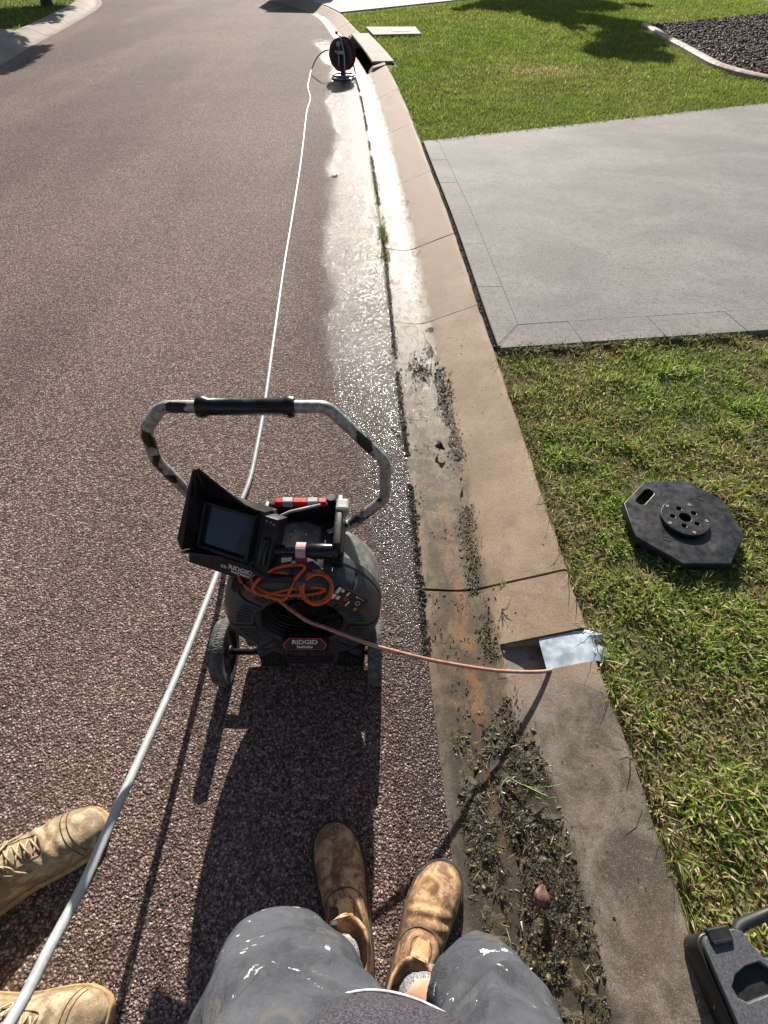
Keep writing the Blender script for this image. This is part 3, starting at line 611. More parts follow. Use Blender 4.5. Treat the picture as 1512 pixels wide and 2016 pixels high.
# ------------------------------------------------------------------ parked car just beyond the top of the frame
M['carpaint'] = simple('white_car_paint', (.75, .75, .74), .25, var=.03, bump=.02); M['glass'] = simple('dark_glass', (.01, .012, .014), .06, spec=.6, bump=0)
M['tyre'] = simple('rubber_tyre', (.02, .02, .02), .8, bump=.4); M['rim'] = simple('alloy_rim', (.5, .5, .5), .35, metal=.9); M['redlamp'] = simple('red_lamp', (.4, .01, .01), .2); M['plastic'] = simple('black_plastic', (.015, .015, .016), .5)
def car():
    cx, y0, z0 = -2.1, 20.08, .095
    t = thing('parked_car', (cx, y0+2.2, z0), 'parked car beyond the top edge whose shadow crosses the road', 'car')
    def loft(name, secs, mat):      # secs: (y, z_low, z_high, half width low, half width high)
        v, f = [], []
        for y, zl, zh, wl, wh in secs:
            v += [(cx-wl, y0+y, z0+zl), (cx-wl-.02, y0+y, z0+zl+(zh-zl)*.5), (cx-wh, y0+y, z0+zh-.05), (cx-wh+.12, y0+y, z0+zh), (cx+wh-.12, y0+y, z0+zh), (cx+wh, y0+y, z0+zh-.05), (cx+wl+.02, y0+y, z0+zl+(zh-zl)*.5), (cx+wl, y0+y, z0+zl)]
        for i in range(len(secs)-1):
            for j in range(8): f.append((i*8+j, i*8+(j+1) % 8, (i+1)*8+(j+1) % 8, (i+1)*8+j))
        f.append(tuple(range(8))); f.append(tuple((len(secs)-1)*8+j for j in range(8))[::-1]); b = MB(); b.add(v, f); return b.build(name, mat, t, auto=40)
    bd = loft('body', [(-.02, .35, .85, .82, .80), (.05, .28, 1.0, .90, .86), (.9, .24, 1.02, .92, .88), (3.1, .24, 1.0, .92, .88), (4.1, .26, .92, .90, .84), (4.4, .35, .7, .80, .74)], M['carpaint'])
    loft('cabin', [(.08, .98, 1.02, .84, .80), (.42, .98, 1.66, .86, .60), (1.0, .98, 1.74, .87, .64), (2.2, .98, 1.70, .87, .63), (3.05, .98, 1.02, .84, .78)], M['glass'])
    b = MB(); b.box((cx, y0+1.25, z0+1.735), (1.12, 1.9, .04), bev=.015); b.build('roof', M['carpaint'], t)
    for s_ in (-1, 1):
        b = MB(); b.box((cx+s_*1.02, y0+2.55, z0+1.08), (.16, .09, .13), bev=.03); b.build('mirror', M['plastic'], t)
        b = MB(); b.box((cx+s_*.72, y0-.02, z0+.78), (.2, .06, .22), bev=.015); b.build('tail_lamp', M['redlamp'], t)
        for y in (.85, 3.5):
            wv = MB(); wv.lathe([(.2, -.1), (.3, -.1), (.33, -.07), (.33, .07), (.3, .1), (.2, .1)], (cx+s_*.84, y0+y, z0+.33), (1, 0, 0), 24); wo = wv.build('wheel', M['tyre'], t, auto=40)
            wv = MB(); wv.lathe([(.21, -.108), (.2, .0), (.21, .108)], (cx+s_*.84, y0+y, z0+.33), (1, 0, 0), 16); wv.build('rim', M['rim'], wo)
    b = MB(); b.box((cx, y0-.06, z0+.48), (1.6, .12, .18), bev=.03); b.build('bumper', M['plastic'], t)
car()
# ------------------------------------------------------------------ materials for the objects
M['galv'] = simple('galvanised_steel', (.36, .42, .48), .5, metal=.55, var=.2, scale=30, dirt=(.25, .24, .22), dscale=40)
M['dirtysteel'] = simple('silted_channel_steel', (.20, .185, .16), .7, var=.3, scale=30, dirt=(.08, .07, .055), dscale=30)
M['housing'] = simple('charcoal_moulded_plastic', (.045, .047, .053), .42, var=.25, scale=40, bump=.2, dirt=(.14, .13, .12), dscale=34, dth=(.54, .78))
M['housing2'] = simple('dusty_grey_drum_shell', (.105, .112, .108), .5, var=.25, scale=35, dirt=(.30, .295, .27), dscale=45, dth=(.45, .75))
M['black'] = simple('black_plastic_matt', (.010, .010, .011), .5, var=.3, scale=70, dirt=(.06, .055, .05), dscale=60, dth=(.58, .8))
M['blackgloss'] = simple('black_plastic_gloss', (.008, .008, .009), .25, var=.2, scale=60, dirt=(.05, .045, .04), dscale=50, dth=(.6, .8))
M['handle'] = make_handle_mat(); M['dustytyre'] = simple('dusty_rubber', (.05, .05, .05), .8, bump=.4, dirt=(.16, .155, .14), dscale=40, dth=(.42, .7))
M['orange'] = simple('orange_cable_jacket', (.62, .095, .012), .45, var=.15, scale=50, dirt=(.22, .06, .02), dscale=45)
M['pinkcable'] = simple('pink_push_rod_jacket', (.42, .22, .155), .5, var=.15, scale=60, dirt=(.22, .13, .09), dscale=40)
M['hose'] = simple('pale_grey_hose', (.33, .35, .36), .42, var=.1, scale=60, dirt=(.24, .245, .24), dscale=70)
M['red'] = simple('red_plastic', (.45, .015, .02), .4, var=.15); M['maroon'] = simple('maroon_strap', (.16, .012, .035), .6, var=.2, scale=120); M['pinkstrap'] = simple('dusty_pink_strap', (.5, .33, .33), .8, var=.2, scale=120)
M['greyplastic'] = simple('grey_plastic', (.33, .33, .33), .5); M['white'] = simple('white_print', (.72, .70, .68), .6, var=.05); M['redprint'] = simple('red_print', (.5, .03, .03), .5); M['yellow'] = simple('yellow_print', (.65, .5, .04), .5)
M['screen'] = simple('monitor_glass', (.012, .017, .03), .04, spec=.6, var=.1, bump=0, dirt=(.05, .055, .06), dscale=70, dth=(.6, .85))
M['rubber'] = simple('recycled_black_rubber', (.012, .013, .015), .45, var=.4, scale=55, bump=.4, bdist=.001, dirt=(.06, .056, .05), dscale=22, dth=(.52, .78))
M['case'] = simple('textured_black_case', (.085, .087, .093), .42, var=.3, scale=300, bump=.6, bdist=.0006, dirt=(.15, .145, .14), dscale=90, dth=(.6, .85))
M['chrome'] = simple('chrome_steel', (.75, .77, .8), .22, metal=1.0, var=.08, bump=.05)
M['suede'] = make_suede_mat('worn_brown_suede', (.17, .095, .05), (.44, .275, .15), (.12, .075, .05), (.06, .04, .028))
M['tansuede'] = make_suede_mat('dusty_tan_nubuck', (.24, .175, .105), (.44, .345, .22), (.19, .14, .098), (.085, .06, .04))
M['leather'] = make_suede_mat('light_tan_leather', (.42, .25, .12), (.55, .36, .19), (.36, .2, .1), (.2, .11, .06))
M['sole'] = simple('dark_rubber_sole', (.035, .028, .022), .7, dirt=(.14, .1, .07)); M['gumsole'] = simple('tan_gum_sole', (.36, .25, .12), .7, dirt=(.22, .16, .09))
M['lace'] = simple('tan_bootlace', (.42, .33, .2), .85, var=.3, scale=200, bump=.6)
M['stitch'] = simple('dark_seam', (.06, .035, .02), .8)
k = NT('grey_marl_sock'); c = k.mix(k.rng(k.noise(420, 2), .4, .6), (.13, .13, .145), (.52, .51, .52)); k.p(color=c, rough=.95, spec=.1, normal=k.bump(k.n('ShaderNodeTexWave', {'Scale': 75.0, 'Distortion': 2.0}, bands_direction='Z').outputs[1], .6, .003)); M['sock'] = k.m
k = NT('skin'); c = k.mix(k.rng(k.noise(30, 4), .35, .65), (.50, .27, .19), (.62, .37, .27)); k.p(color=c, rough=.55, normal=k.bump(k.noise(260, 3), .25, .001)); M['skin'] = k.m
M['shorts'] = make_shorts_mat()
k = NT('charcoal_knit'); c = k.mix(k.rng(k.noise(500, 2), .4, .6), (.035, .033, .042), (.10, .095, .11)); wv = k.n('ShaderNodeTexWave', {'Scale': 130.0, 'Distortion': 1.0}, bands_direction='X').outputs[1]
k.p(color=c, rough=.95, spec=.1, normal=k.bump(wv, .5, .002)); M['tee'] = k.m
M['hem'] = simple('pale_hem_thread', (.42, .42, .48), .9, scale=300); M['navy'] = simple('navy_work_trousers', (.03, .038, .06), .9); M['hivis'] = simple('orange_work_shirt', (.6, .2, .02), .85); M['hair'] = simple('brown_hair', (.06, .035, .02), .6, bump=.8, scale=90)
k = NT('wet_litter'); k.p(color=k.attr('col', 'Color'), rough=.5, spec=.35, coat=.08, coatr=.2); M['litter'] = k.m
M['deadleaf'] = simple('dead_brown_leaf', (.14, .075, .05), .55, var=.4, scale=60, bump=.5, bdist=.002); M['greenleaf'] = simple('fresh_green_leaf', (.10, .18, .04), .4, var=.3); M['darkleaf'] = simple('dark_wet_leaf', (.035, .025, .022), .75, var=.4)

# ------------------------------------------------------------------ steel kerb outlet
ex = lambda Y, d, z: tuple(Vector((edge_at(EDGE, Y, d)[0], edge_at(EDGE, Y, d)[1], z)))
ka = thing('kerb_outlet', (.5, .685, 0), 'galvanised steel stormwater outlet let into the kerb, cable feeding in', 'drain outlet')
Ya, Yb = SLOT0+.0035, SLOT1-.0035; topz = lambda d: np.interp(d, [q[0] for q in PROF], [q[1] for q in PROF])
def plate4(name, pts, th, mat, par, nrm):
    b = MB(); nv = Vector(nrm)*th; v = [Vector(p) for p in pts]; b.add(v+[p+nv for p in v], [(0, 1, 2, 3), (7, 6, 5, 4), (0, 4, 5, 1), (1, 5, 6, 2), (2, 6, 7, 3), (3, 7, 4, 0)]); return b.build(name, mat, par)
plate4('channel_floor', [ex(Ya, .226, -.012), ex(Ya, .52, -.006), ex(Yb, .52, -.006), ex(Yb, .226, -.012)], -.003, M['dirtysteel'], ka, (0, 0, 1))
for Yq, sg in ((Ya, -1), (Yb, 1)):
    plate4('channel_side', [ex(Yq, .226, -.012), ex(Yq, .52, -.006), ex(Yq, .52, .072), ex(Yq, .24, topz(.24)-.001)], .002, M['dirtysteel'], ka, (0, sg, 0))
dz = -.006
v, f = [], []; ds_ = [.333, .36, .40, .435, .46, .485, .505]
for d in ds_:
    for Yq in np.linspace(Ya-.001, Yb-.001, 6):
        zz = (topz(min(d, .455))+dz) if d < .47 else topz(.455)+dz-.004*(1+2*math.sin(Yq*130))*((d-.46)/.03)
        v.append(Vector(ex(Yq, d, zz)))
nq = 6; m_ = len(v); v += [p-Vector((0, 0, .002)) for p in v]
for i in range(len(ds_)-1):
    for j in range(nq-1): a = i*nq+j; f.append((a, a+nq, a+nq+1, a+1)); f.append((m_+a, m_+a+1, m_+a+nq+1, m_+a+nq))
for j in range(nq-1): f.append((j, j+1, m_+j+1, m_+j)); a = (len(ds_)-1)*nq+j; f.append((a+1, a, m_+a, m_+a+1))
for i in range(len(ds_)-1): a = i*nq; f.append((a+nq, a, m_+a, m_+a+nq)); a += nq-1; f.append((a, a+nq, m_+a+nq, m_+a))
b = MB(); b.add(v, f); b.build('cover_plate', M['galv'], ka, auto=35)
b = MB(); b.box(ex((Ya+Yb)/2, .57, -.005), (.1, .1, .1)); b.build('inner_pipe', M['dark'], ka)

# ------------------------------------------------------------------ inspection reel on wheels
def fillet(pts, r, n=6):
    pts = [Vector(p) for p in pts]; out = [pts[0]]
    for a, b_, c in zip(pts[:-2], pts[1:-1], pts[2:]):
        d1 = (a-b_); d2 = (c-b_); q = min(r, d1.length*.48, d2.length*.48); p0 = b_+d1.normalized()*q; p1 = b_+d2.normalized()*q
        for k in range(n+1):
            t = k/n; out.append(p0*(1-t)**2+b_*2*t*(1-t)+p1*t*t)
    out.append(pts[-1]); return out
CX, CZ = -.205, .288
mc = thing('inspection_reel', (CX, .74, 0), 'black wheeled drain camera reel with chipped tall handle on the road', 'cable reel')
o = MB().lathe([(.001, .845), (.15, .845), (.183, .836), (.193, .815), (.193, .722)], (CX, 0, CZ), (0, 1, 0), 56, caps=False).build('drum_shell', M['housing2'], mc, auto=30)
b = MB(); b.lathe([(.1935, .745), (.198, .742), (.198, .724), (.1935, .72), (.190, .69), (.178, .668), (.168, .661), (.112, .660), (.104, .664), (.100, .735), (.07, .745), (.001, .745)], (CX, 0, CZ), (0, 1, 0), 56, caps=False)
fr = b.build('front_housing', M['housing'], mc, auto=30)
for kq in range(8):
    a0, a1 = R(kq*45+1.6), R((kq+1)*45-1.6); pr = [(.114, .662), (.118, .653), (.164, .653), (.181, .661), (.194, .686), (.197, .716), (.19, .716)]; v, f = [], []; ns = 9
    for i in range(ns):
        a = a0+(a1-a0)*i/(ns-1)
        for r_, y in pr: v.append((CX+r_*math.sin(a), y, CZ+r_*math.cos(a)))
    m_ = len(pr)
    for i in range(ns-1):
        for j in range(m_-1): f.append((i*m_+j, i*m_+j+1, (i+1)*m_+j+1, (i+1)*m_+j))
    f.append(tuple(range(m_))); f.append(tuple((ns-1)*m_+j for j in range(m_))[::-1])
    bb = MB(); bb.add(v, f); po = bb.build('housing_panel', M['housing'], mc, auto=35)
    bb = MB(); v = []; f = []
    for i in range(7):
        a = R(kq*45+8+29*i/6)
        for r_, y in ((.126, .6526), (.156, .6526), (.156, .655), (.126, .655)): v.append((CX+r_*math.sin(a), y, CZ+r_*math.cos(a)))
    for i in range(6):
        for j in range(4): f.append((i*4+j, i*4+(j+1) % 4, i*4+4+(j+1) % 4, i*4+4+j))
    f += [(0, 1, 2, 3), (27, 26, 25, 24)]; bb.add(v, f); bb.build('vent', M['dark'], po)
    for i in range(7):
        a = R(kq*45+8+29*i/6); s_ = Vector((math.sin(a), 0, math.cos(a))); c0 = Vector((CX, .6515, CZ)); MBx = MB(); MBx.tube([c0+s_*.124, c0+s_*.158], .0021, 6); MBx.build('vent_slat', M['housing'], po)
b = MB(); b.lathe([(.085, .742), (.08, .722), (.055, .71), (.052, .695), (.03, .69), (.001, .69)], (CX+.01, 0, CZ-.01), (0, 1, 0), 32, caps=False); b.box((CX+.03, .70, CZ-.03), (.10, .02, .035), bev=.006)
b.build('hub', M['blackgloss'], mc, auto=35)
for i in range(7):
    rr = .097-.004*(i % 3); yq = .683+.007*i; pts = [(CX+rr*math.cos(t_), yq, CZ+rr*math.sin(t_)) for t_ in np.linspace(.2+i*.3, 2*math.pi-.2+i*.3, 40)]
    MB().tube(pts, .0042, 6).build('coiled_cable', M['black'], mc, smooth=True)
# base
b = MB(); b.box((CX, .735, .075), (.30, .13, .08), bev=.012); b.box((CX, .745, .085), (.375, .075, .05), bev=.01); bs = b.build('base', M['housing'], mc, auto=40)
for i in range(12): MB().box((CX+.0, .6685-.0025*(i % 2), .045+i*.0062), (.125, .004, .0028)).build('base_rib', M['housing'], bs)
for s_ in (-1, 1):
    for i in range(6): MB().box((CX+s_*(.078+i*.0115), .668, .058+.052*(1-i/6)*.5), (.005, .006, .07*(1-i/7))).build('base_rib', M['housing'], bs)
    b = MB(); v = [(CX+s_*.07, .664, .035), (CX+s_*.145, .664, .035), (CX+s_*.14, .668, .075), (CX+s_*.085, .662, .125)]; b.add(v+[(x, y+.02, z) for x, y, z in v], [(0, 1, 2, 3), (7, 6, 5, 4), (0, 4, 5, 1), (1, 5, 6, 2), (2, 6, 7, 3), (3, 7, 4, 0)]); b.build('base_gusset', M['black'], mc)
    b = MB(); b.box((CX+s_*.13, .78, .012), (.04, .06, .024), bev=.006); b.build('foot', M['black'], mc)
MB().tube([(-.455, .68, .092), (-.01, .68, .092)], .009, 12).build('axle', M['black'], mc, smooth=True)
for X0 in (-.446, -.0245):
    b = MB(); b.lathe([(.062, -.017), (.084, -.0185), (.090, -.012), (.0915, 0), (.090, .012), (.084, .0185), (.062, .017)], (X0, .68, .0915), (1, 0, 0), 40, caps=False); wo = b.build('wheel', M['dustytyre'], mc, auto=50)
    b = MB()
    for kq in range(40):
        for lane in (-1, 1):
            a = 2*math.pi*(kq+(.5 if lane > 0 else 0))/40; a2 = a+lane*2*math.pi/40
            P_ = lambda an, xx, rr: Vector((X0+xx, .68+rr*math.cos(an), .0915+rr*math.sin(an)))
            b.tube([P_(a, -.0175, .0862), P_((a+a2)/2, 0, .0922), P_(a2, .0175, .0862)], .0012, 4)
    b.build('tread', M['housing2'], wo)
    b = MB(); b.lathe([(.064, -.012), (.058, -.006), (.02, -.012), (.018, -.02), (.001, -.02)], (X0, .68, .0915), (1, 0, 0), 28, caps=False); b.lathe([(.064, .012), (.058, .006), (.02, .012), (.018, .02), (.001, .02)], (X0, .68, .0915), (1, 0, 0), 28, caps=False); b.build('rim', M['black'], wo, auto=35)
# handle
HP = [(-.135, .80, .462), (-.07, .842, .465), (.002, .86, .525), (.003, .862, .645), (-.115, .862, .797), (-.45, .862, .797), (-.503, .862, .735), (-.508, .86, .655), (-.45, .856, .52), (-.385, .84, .475), (-.31, .80, .462)]
ho = MB().tube(fillet(HP, .02), .0132, 14).build('handle', M['handle'], mc, smooth=True)
b = MB(); b.lathe([(.0135, -.1), (.021, -.098), (.023, -.09), (.022, -.082), (.018, -.074), (.0175, .0), (.018, .074), (.022, .082), (.023, .09), (.021, .098), (.0135, .1)], (-.279, .862, .797), (1, 0, 0), 24); b.build('grip', M['blackgloss'], ho, auto=50)
# dock on top of the drum
b = MB(); b.box((-.195, .785, .462), (.20, .15, .022), bev=.004); b.box((-.105, .79, .495), (.018, .15, .085), bev=.005); b.box((-.285, .79, .485), (.016, .15, .06), bev=.005); b.box((-.195, .857, .485), (.19, .014, .055), bev=.004)
b.build('dock', M['black'], mc, auto=40)
MB().box((-.098, .83, .528), (.03, .035, .03), bev=.006).build('latch', M['greyplastic'], mc)
xq = -.262
for wd, mt in ((.018, 'red'), (.026, 'greyplastic'), (.034, 'red'), (.026, 'greyplastic'), (.02, 'red')):
    MB().box((xq+wd/2, .852, .522), (wd, .017, .017 if mt == 'red' else .02), bev=.003).build('clip_bar', M[mt], mc); xq += wd
b = MB(); b.tube([(-.125, .845, .51), (-.125, .845, .548)], .011, 14); b.build('knob', M['blackgloss'], mc, auto=40)
MB().tube([(-.265, .80, .515), (-.22, .815, .53), (-.15, .832, .535)], .0035, 8).build('release_lever', M['greyplastic'], mc, smooth=True)
MB().tube([(-.31, .835, .47), (-.12, .835, .465)], .008, 10).build('cross_bar', M['black'], mc, smooth=True)
# camera head clipped across the front of the dock
b = MB(); b.lathe([(.004, 0), (.011, .002), (.0125, .01), (.0125, .085), (.015, .095), (.0185, .105), (.0185, .15), (.016, .16), (.008, .165)], (-.268, .722, .505), (1, -.03, 0), 22); b.build('camera_head', M['blackgloss'], mc, auto=50)
MB().lathe([(.0175, -.011), (.019, -.011), (.019, .011), (.0175, .011)], (-.186, .7195, .505), (1, -.03, 0), 20).build('strap', M['pinkstrap'], mc)
b = MB(); b.box((-.186, .700, .494), (.026, .008, .026), M=Matrix.Rotation(R(-35), 3, 'X'), bev=.002); b.build('strap_buckle', M['maroon'], mc)
MB().tube([(-.106, .716, .512), (-.094, .714, .506), (-.094, .714, .494), (-.106, .716, .49)], .0025, 6).build('tether_ring', M['black'], mc, smooth=True)
b = MB(); b.box((-.145, .697, .470), (.085, .045, .003), M=Matrix.Rotation(R(-18), 3, 'X') @ Matrix.Rotation(R(8), 3, 'Y'), bev=.001); b.build('flap', M['housing'], mc)
b = MB(); b.box((-.232, .668, .470), (.055, .018, .014), M=Matrix.Rotation(R(-20), 3, 'X'), bev=.003); b.tube([(-.30, .69, .48), (-.275, .675, .475), (-.25, .668, .472)], .008, 8); b.build('cable_clip', M['black'], mc, auto=40)
b = MB(); b.box((-.335, .69, .43), (.035, .05, .016), M=Matrix.Rotation(R(-25), 3, 'Y'), bev=.003); b.build('cable_hook', M['black'], mc)
# stickers and lettering
tg = frame((-.083, .6535, .408), (.75, -.05, -.66), (.62, .35, .7)); plate('warning_sticker', rrect(.088, .046, .004), [], .0012, M['black'], mc, tg @ Matrix.Translation((0, 0, .002)))
Tq = tg @ Matrix.Translation((0, 0, .0026))
for (x, y, wd, ht, mt) in ((-.036, .010, .008, .018, 'white'), (-.026, .014, .006, .008, 'white'), (-.036, -.010, .009, .014, 'white'), (-.024, -.008, .008, .010, 'white'), (-.010, .012, .004, .012, 'white'), (.006, -.011, .003, .016, 'white'), (.014, .016, .005, .004, 'white'), (.022, .016, .005, .0015, 'white'), (.030, .016, .005, .0015, 'white')):
    plate('sticker_mark', rrect(wd, ht, .0008), [], .0006, M[mt], mc, Tq @ Matrix.Translation((x, y, 0)))
for (x, y, r_, mt) in ((-.006, -.002, .005, 'redprint'), (.026, .002, .0065, 'greyplastic'), (.032, -.015, .004, 'yellow')):
    plate('sticker_mark', circle2(r_, 16), [circle2(r_*.62, 16)], .0006, M[mt], mc, Tq @ Matrix.Translation((x, y, 0)))
hexo = [(-.05, 0), (-.036, .016), (.036, .016), (.05, 0), (.044, -.012), (-.044, -.012)]
LM = frame((-.205, .643, .205), (1, 0, 0), (0, .6, .8)) @ Matrix.Scale(1.15, 4); bp = plate('badge', hexo, [], .003, M['black'], mc, LM)
plate('badge_border', hexo, [[(x*.95, y*.9) for x, y in hexo]], .0008, M['redprint'], mc, LM @ Matrix.Translation((0, 0, .0008)))
lettering('badge_lettering', 'RIDGID', .014, M['white'], mc, LM @ Matrix.Translation((0, .006, .0008)), xs=1.25); lettering('badge_lettering', 'SeeSnake', .0095, M['white'], mc, LM @ Matrix.Translation((0, -.005, .0008)))
MB().box((-.205, .662, .185), (.12, .028, .06), bev=.006).build('badge_mount', M['black'], mc)

# ------------------------------------------------------------------ monitor docked on the reel
SO = Vector((-.352, .757, .53)); sx_ = Vector((.934, -.358, 0)).normalized(); sy_ = Vector((.23, .60, .766)); sz_ = sx_.cross(sy_).normalized(); sy_ = sz_.cross(sx_)
MM = Matrix((sx_, sy_, sz_)).transposed().to_4x4(); MM.translation = SO
mo = thing('monitor', tuple(SO-Vector((0, 0, .06))), 'black hooded inspection monitor with dark blue screen clipped on the reel', 'monitor')
def mloc(bm_, name, mat, par, **kw):
    bm_.v = [MM @ p for p in bm_.v]; return bm_.build(name, mat, par, **kw)
pr = [(-.062, .0), (-.106, -.010), (-.112, -.05), (-.10, -.07), (.06, -.07), (.066, -.064), (.066, 0)]; x0, x1 = -.098, .078
b = MB(); n_ = len(pr); v = [(x0+.004, y, z) for y, z in pr]+[(x1, y, z) for y, z in pr]; b.add(v, [tuple(range(n_)), tuple(range(n_, 2*n_))[::-1]]+[(i, n_+i, n_+(i+1) % n_, (i+1) % n_) for i in range(n_)])
cs = mloc(b, 'case', M['blackgloss'], mo)
b = MB(); b.box((.0, .0, .003), (.118, .094, .004)); mloc(b, 'screen', M['screen'], mo)
b = MB()
for c_, s_ in (((0, .051, .008), (.136, .008, .018)), ((0, -.051, .008), (.136, .008, .018)), ((.063, 0, .008), (.008, .11, .018)), ((-.063, 0, .008), (.008, .11, .018))): b.box(c_, s_, bev=.0015)
mloc(b, 'bezel', M['black'], mo)
def hoodwall(name, pts, th, nrm):
    b = MB(); nv = Vector(nrm)*th; v = [Vector(p) for p in pts]; m_ = len(v); b.add(v+[p+nv for p in v], [tuple(range(m_)), tuple(range(m_, 2*m_))[::-1]]+[(i, m_+i, m_+(i+1) % m_, (i+1) % m_) for i in range(m_)]); mloc(b, name, M['blackgloss'], mo)
hoodwall('hood_side', [(-.064, -.058, 0), (-.064, .06, 0), (-.070, .128, .055), (-.076, .122, .058), (-.086, -.035, .056), (-.08, -.06, .046)], .004, (-1, 0, 0))
hoodwall('hood_top', [(-.064, .058, 0), (.064, .058, 0), (.066, .064, .012), (.03, .072, .018), (-.070, .128, .055)], .004, (0, 1, 0))
hoodwall('hood_bottom', [(-.066, -.058, 0), (.062, -.058, 0), (.062, -.06, .010), (.0, -.06, .012), (-.08, -.064, .048)], .004, (0, -1, 0))
b = MB(); b.box((.098, -.005, -.02), (.036, .13, .05), bev=.004); mloc(b, 'keypad', M['black'], mo, auto=40)
b = MB(); b.box((.099, -.018, .008), (.02, .062, .014), bev=.004); mloc(b, 'carry_grip', M['blackgloss'], mo, auto=40)
for i in range(5):
    b = MB(); b.box((.090+i*.0042, .034, .0055), (.002, .010, .002)); mloc(b, 'speaker_slot', M['dark'], mo)
for x, y in ((.09, .05), (.1, .049), (.108, .046)):
    b = MB(); b.lathe([(.0022, 0), (.0022, .0016)], (x, y, .0045), (0, 0, 1), 10); mloc(b, 'button', M['greyplastic'], mo)
for i in range(4):
    b = MB(); b.box((-.098, -.045+i*.03, -.036), (.006, .016, .022), bev=.002); mloc(b, 'side_clip', M['black'], mo)
b = MB(); b.box((-.0965, -.07, -.045), (.0035, .04, .03)); mloc(b, 'side_sticker', M['pinkstrap'], mo)
for i in range(4):
    b = MB(); b.box((-.07+i*.042, -.113, -.048), (.014, .006, .012), bev=.0015); mloc(b, 'foot', M['housing2'], mo)
FM = MM @ frame((0, -.085, -.0052), (1, 0, 0), (0, .044, .010))
lettering('brand_lettering', 'RIDGID', .015, M['white'], mo, FM @ Matrix.Translation((.045, .003, .0008)), xs=1.25); lettering('brand_lettering', 'SeeSnake', .010, M['white'], mo, FM @ Matrix.Translation((.045, -.007, .0008)), xs=1.3)
lettering('model_lettering', 'CS', .0105, M['white'], mo, FM @ Matrix.Translation((.0, -.002, .0008)), xs=1.2); lettering('model_lettering', '6', .0105, M['redprint'], mo, FM @ Matrix.Translation((.012, -.002, .0008)), xs=1.2)

# ------------------------------------------------------------------ orange cable
b = MB(); b.tube(smoothpath([at(492, 1140, .43), at(480, 1128, .455), at(470, 1133, .45), at(478, 1150, .44), at(500, 1165, .44), at(540, 1178, .438), at(560, 1180, .437), at(572, 1160, .45), at(578, 1140, .465), at(560, 1128, .475),
    at(520, 1128, .472), at(495, 1135, .462), at(505, 1155, .445), at(540, 1170, .442), at(590, 1172, .44), at(625, 1168, .442), at(640, 1160, .447), at(610, 1156, .45), at(560, 1162, .447), at(520, 1172, .44), at(498, 1160, .45), at(510, 1140, .465), at(545, 1118, .49), at(590, 1112, .492), at(600, 1118, .49), at(592, 1128, .485), at(580, 1142, .475)], 6), .0036, 8)
for dx, dy, rr in ((0, 0, .036), (.003, -.003, .033), (-.002, .004, .035)):
    c0 = at(623, 1158, .452)+Vector((dx, dy, .002*dy)); e1 = Vector((1, 0, 0)); e2 = Vector((0, .62, .55)).normalized(); b.tube([c0+e1*rr*math.cos(t_)+e2*rr*1.02*math.sin(t_) for t_ in np.linspace(0, 2*math.pi, 36)[:-1]], .0036, 8, closed=True)
tag(b.build('orange_cable', M['orange'], None, smooth=True), 'orange lead looped and tied on top of the black reel', 'cable')
# ------------------------------------------------------------------ push cable to the drain
pts = [Vector((-.27, .70, .345)), at(600, 1219, .312), at(640, 1235, .295), at(700, 1258, .28), at(750, 1275, .26), at(850, 1300, .205), at(950, 1317, .115), at(1000, 1322, .082), at(1050, 1323, .062), at(1078, 1321, .048), Vector((.50, .66, .03)), Vector((.56, .67, .008))]
tag(MB().tube(smoothpath(pts, 8), .0052, 10).build('push_cable', M['pinkcable'], None, smooth=True), 'pinkish push rod cable running from the reel into the kerb outlet', 'cable')
# ------------------------------------------------------------------ grey hose
def atX(x, y, X):
    u, b_, c_ = ray(x, y); t = X/u; return Vector((X, b_*t, CAM_H+c_*t))
hz = [at(657, 97, .27), at(640, 100, .27), at(625, 112, .19), at(614, 135, .07), at(609, 155, .016), at(606, 172, .014), at(611, 195, .014), at(604, 220, .014), at(597, 280, .014), at(590, 335, .014), at(575, 430, .014), at(560, 520, .014), at(540, 660, .014), at(522, 790, .016), at(508, 870, .018), at(490, 950, .022), Vector((-.538, 1.2, .035)),
      Vector((-.522, 1.05, .075)), *[atX(x, y, -.515) for x, y in ((427, 1130), (390, 1226), (350, 1325), (300, 1438), (249, 1550), (205, 1650), (162, 1746), (100, 1862), (23, 2007))], Vector((-.52, -.15, .53)), Vector((-.548, -.285, .72)), Vector((-.62, -.42, .66)), Vector((-.78, -.6, .3)), Vector((-.92, -.85, .03)), Vector((-1.2, -1.6, .014)), Vector((-1.5, -3, .014))]
tag(MB().tube(smoothpath(hz, 8), .0088, 12).build('jetter_hose', M['hose'], None, smooth=True), 'long pale grey hose stretched from the far reel past the machine', 'hose')
# ------------------------------------------------------------------ hose reel
rb = at(676, 152, .02); hr = thing('hose_reel', tuple(rb), 'red and black hose reel on a round stand by the drain', 'hose reel')
ax = Vector((-.42, -.9, 0)).normalized(); rt = Vector((.9, -.42, 0)).normalized(); dc = rb+Vector((.0, .02, .235)); M['reelred'] = simple('dark_red_flange', (.13, .02, .018), .5, dirt=(.05, .03, .03)); M['steel'] = simple('dull_tube_steel', (.3, .3, .3), .4, metal=.6)
for s_ in (-1, 1):
    b = MB(); b.lathe([(.05, s_*.055), (.165, s_*.055), (.172, s_*.059), (.165, s_*.064), (.05, s_*.064)], dc, ax, 40, caps=False); b.build('flange', M['reelred'], hr, auto=40)
    b = MB(); b.lathe([(.02, s_*.066), (.135, s_*.066), (.135, s_*.07), (.02, s_*.07)], dc, ax, 32, caps=False); b.build('flange_disc', M['black'], hr)
b = MB()
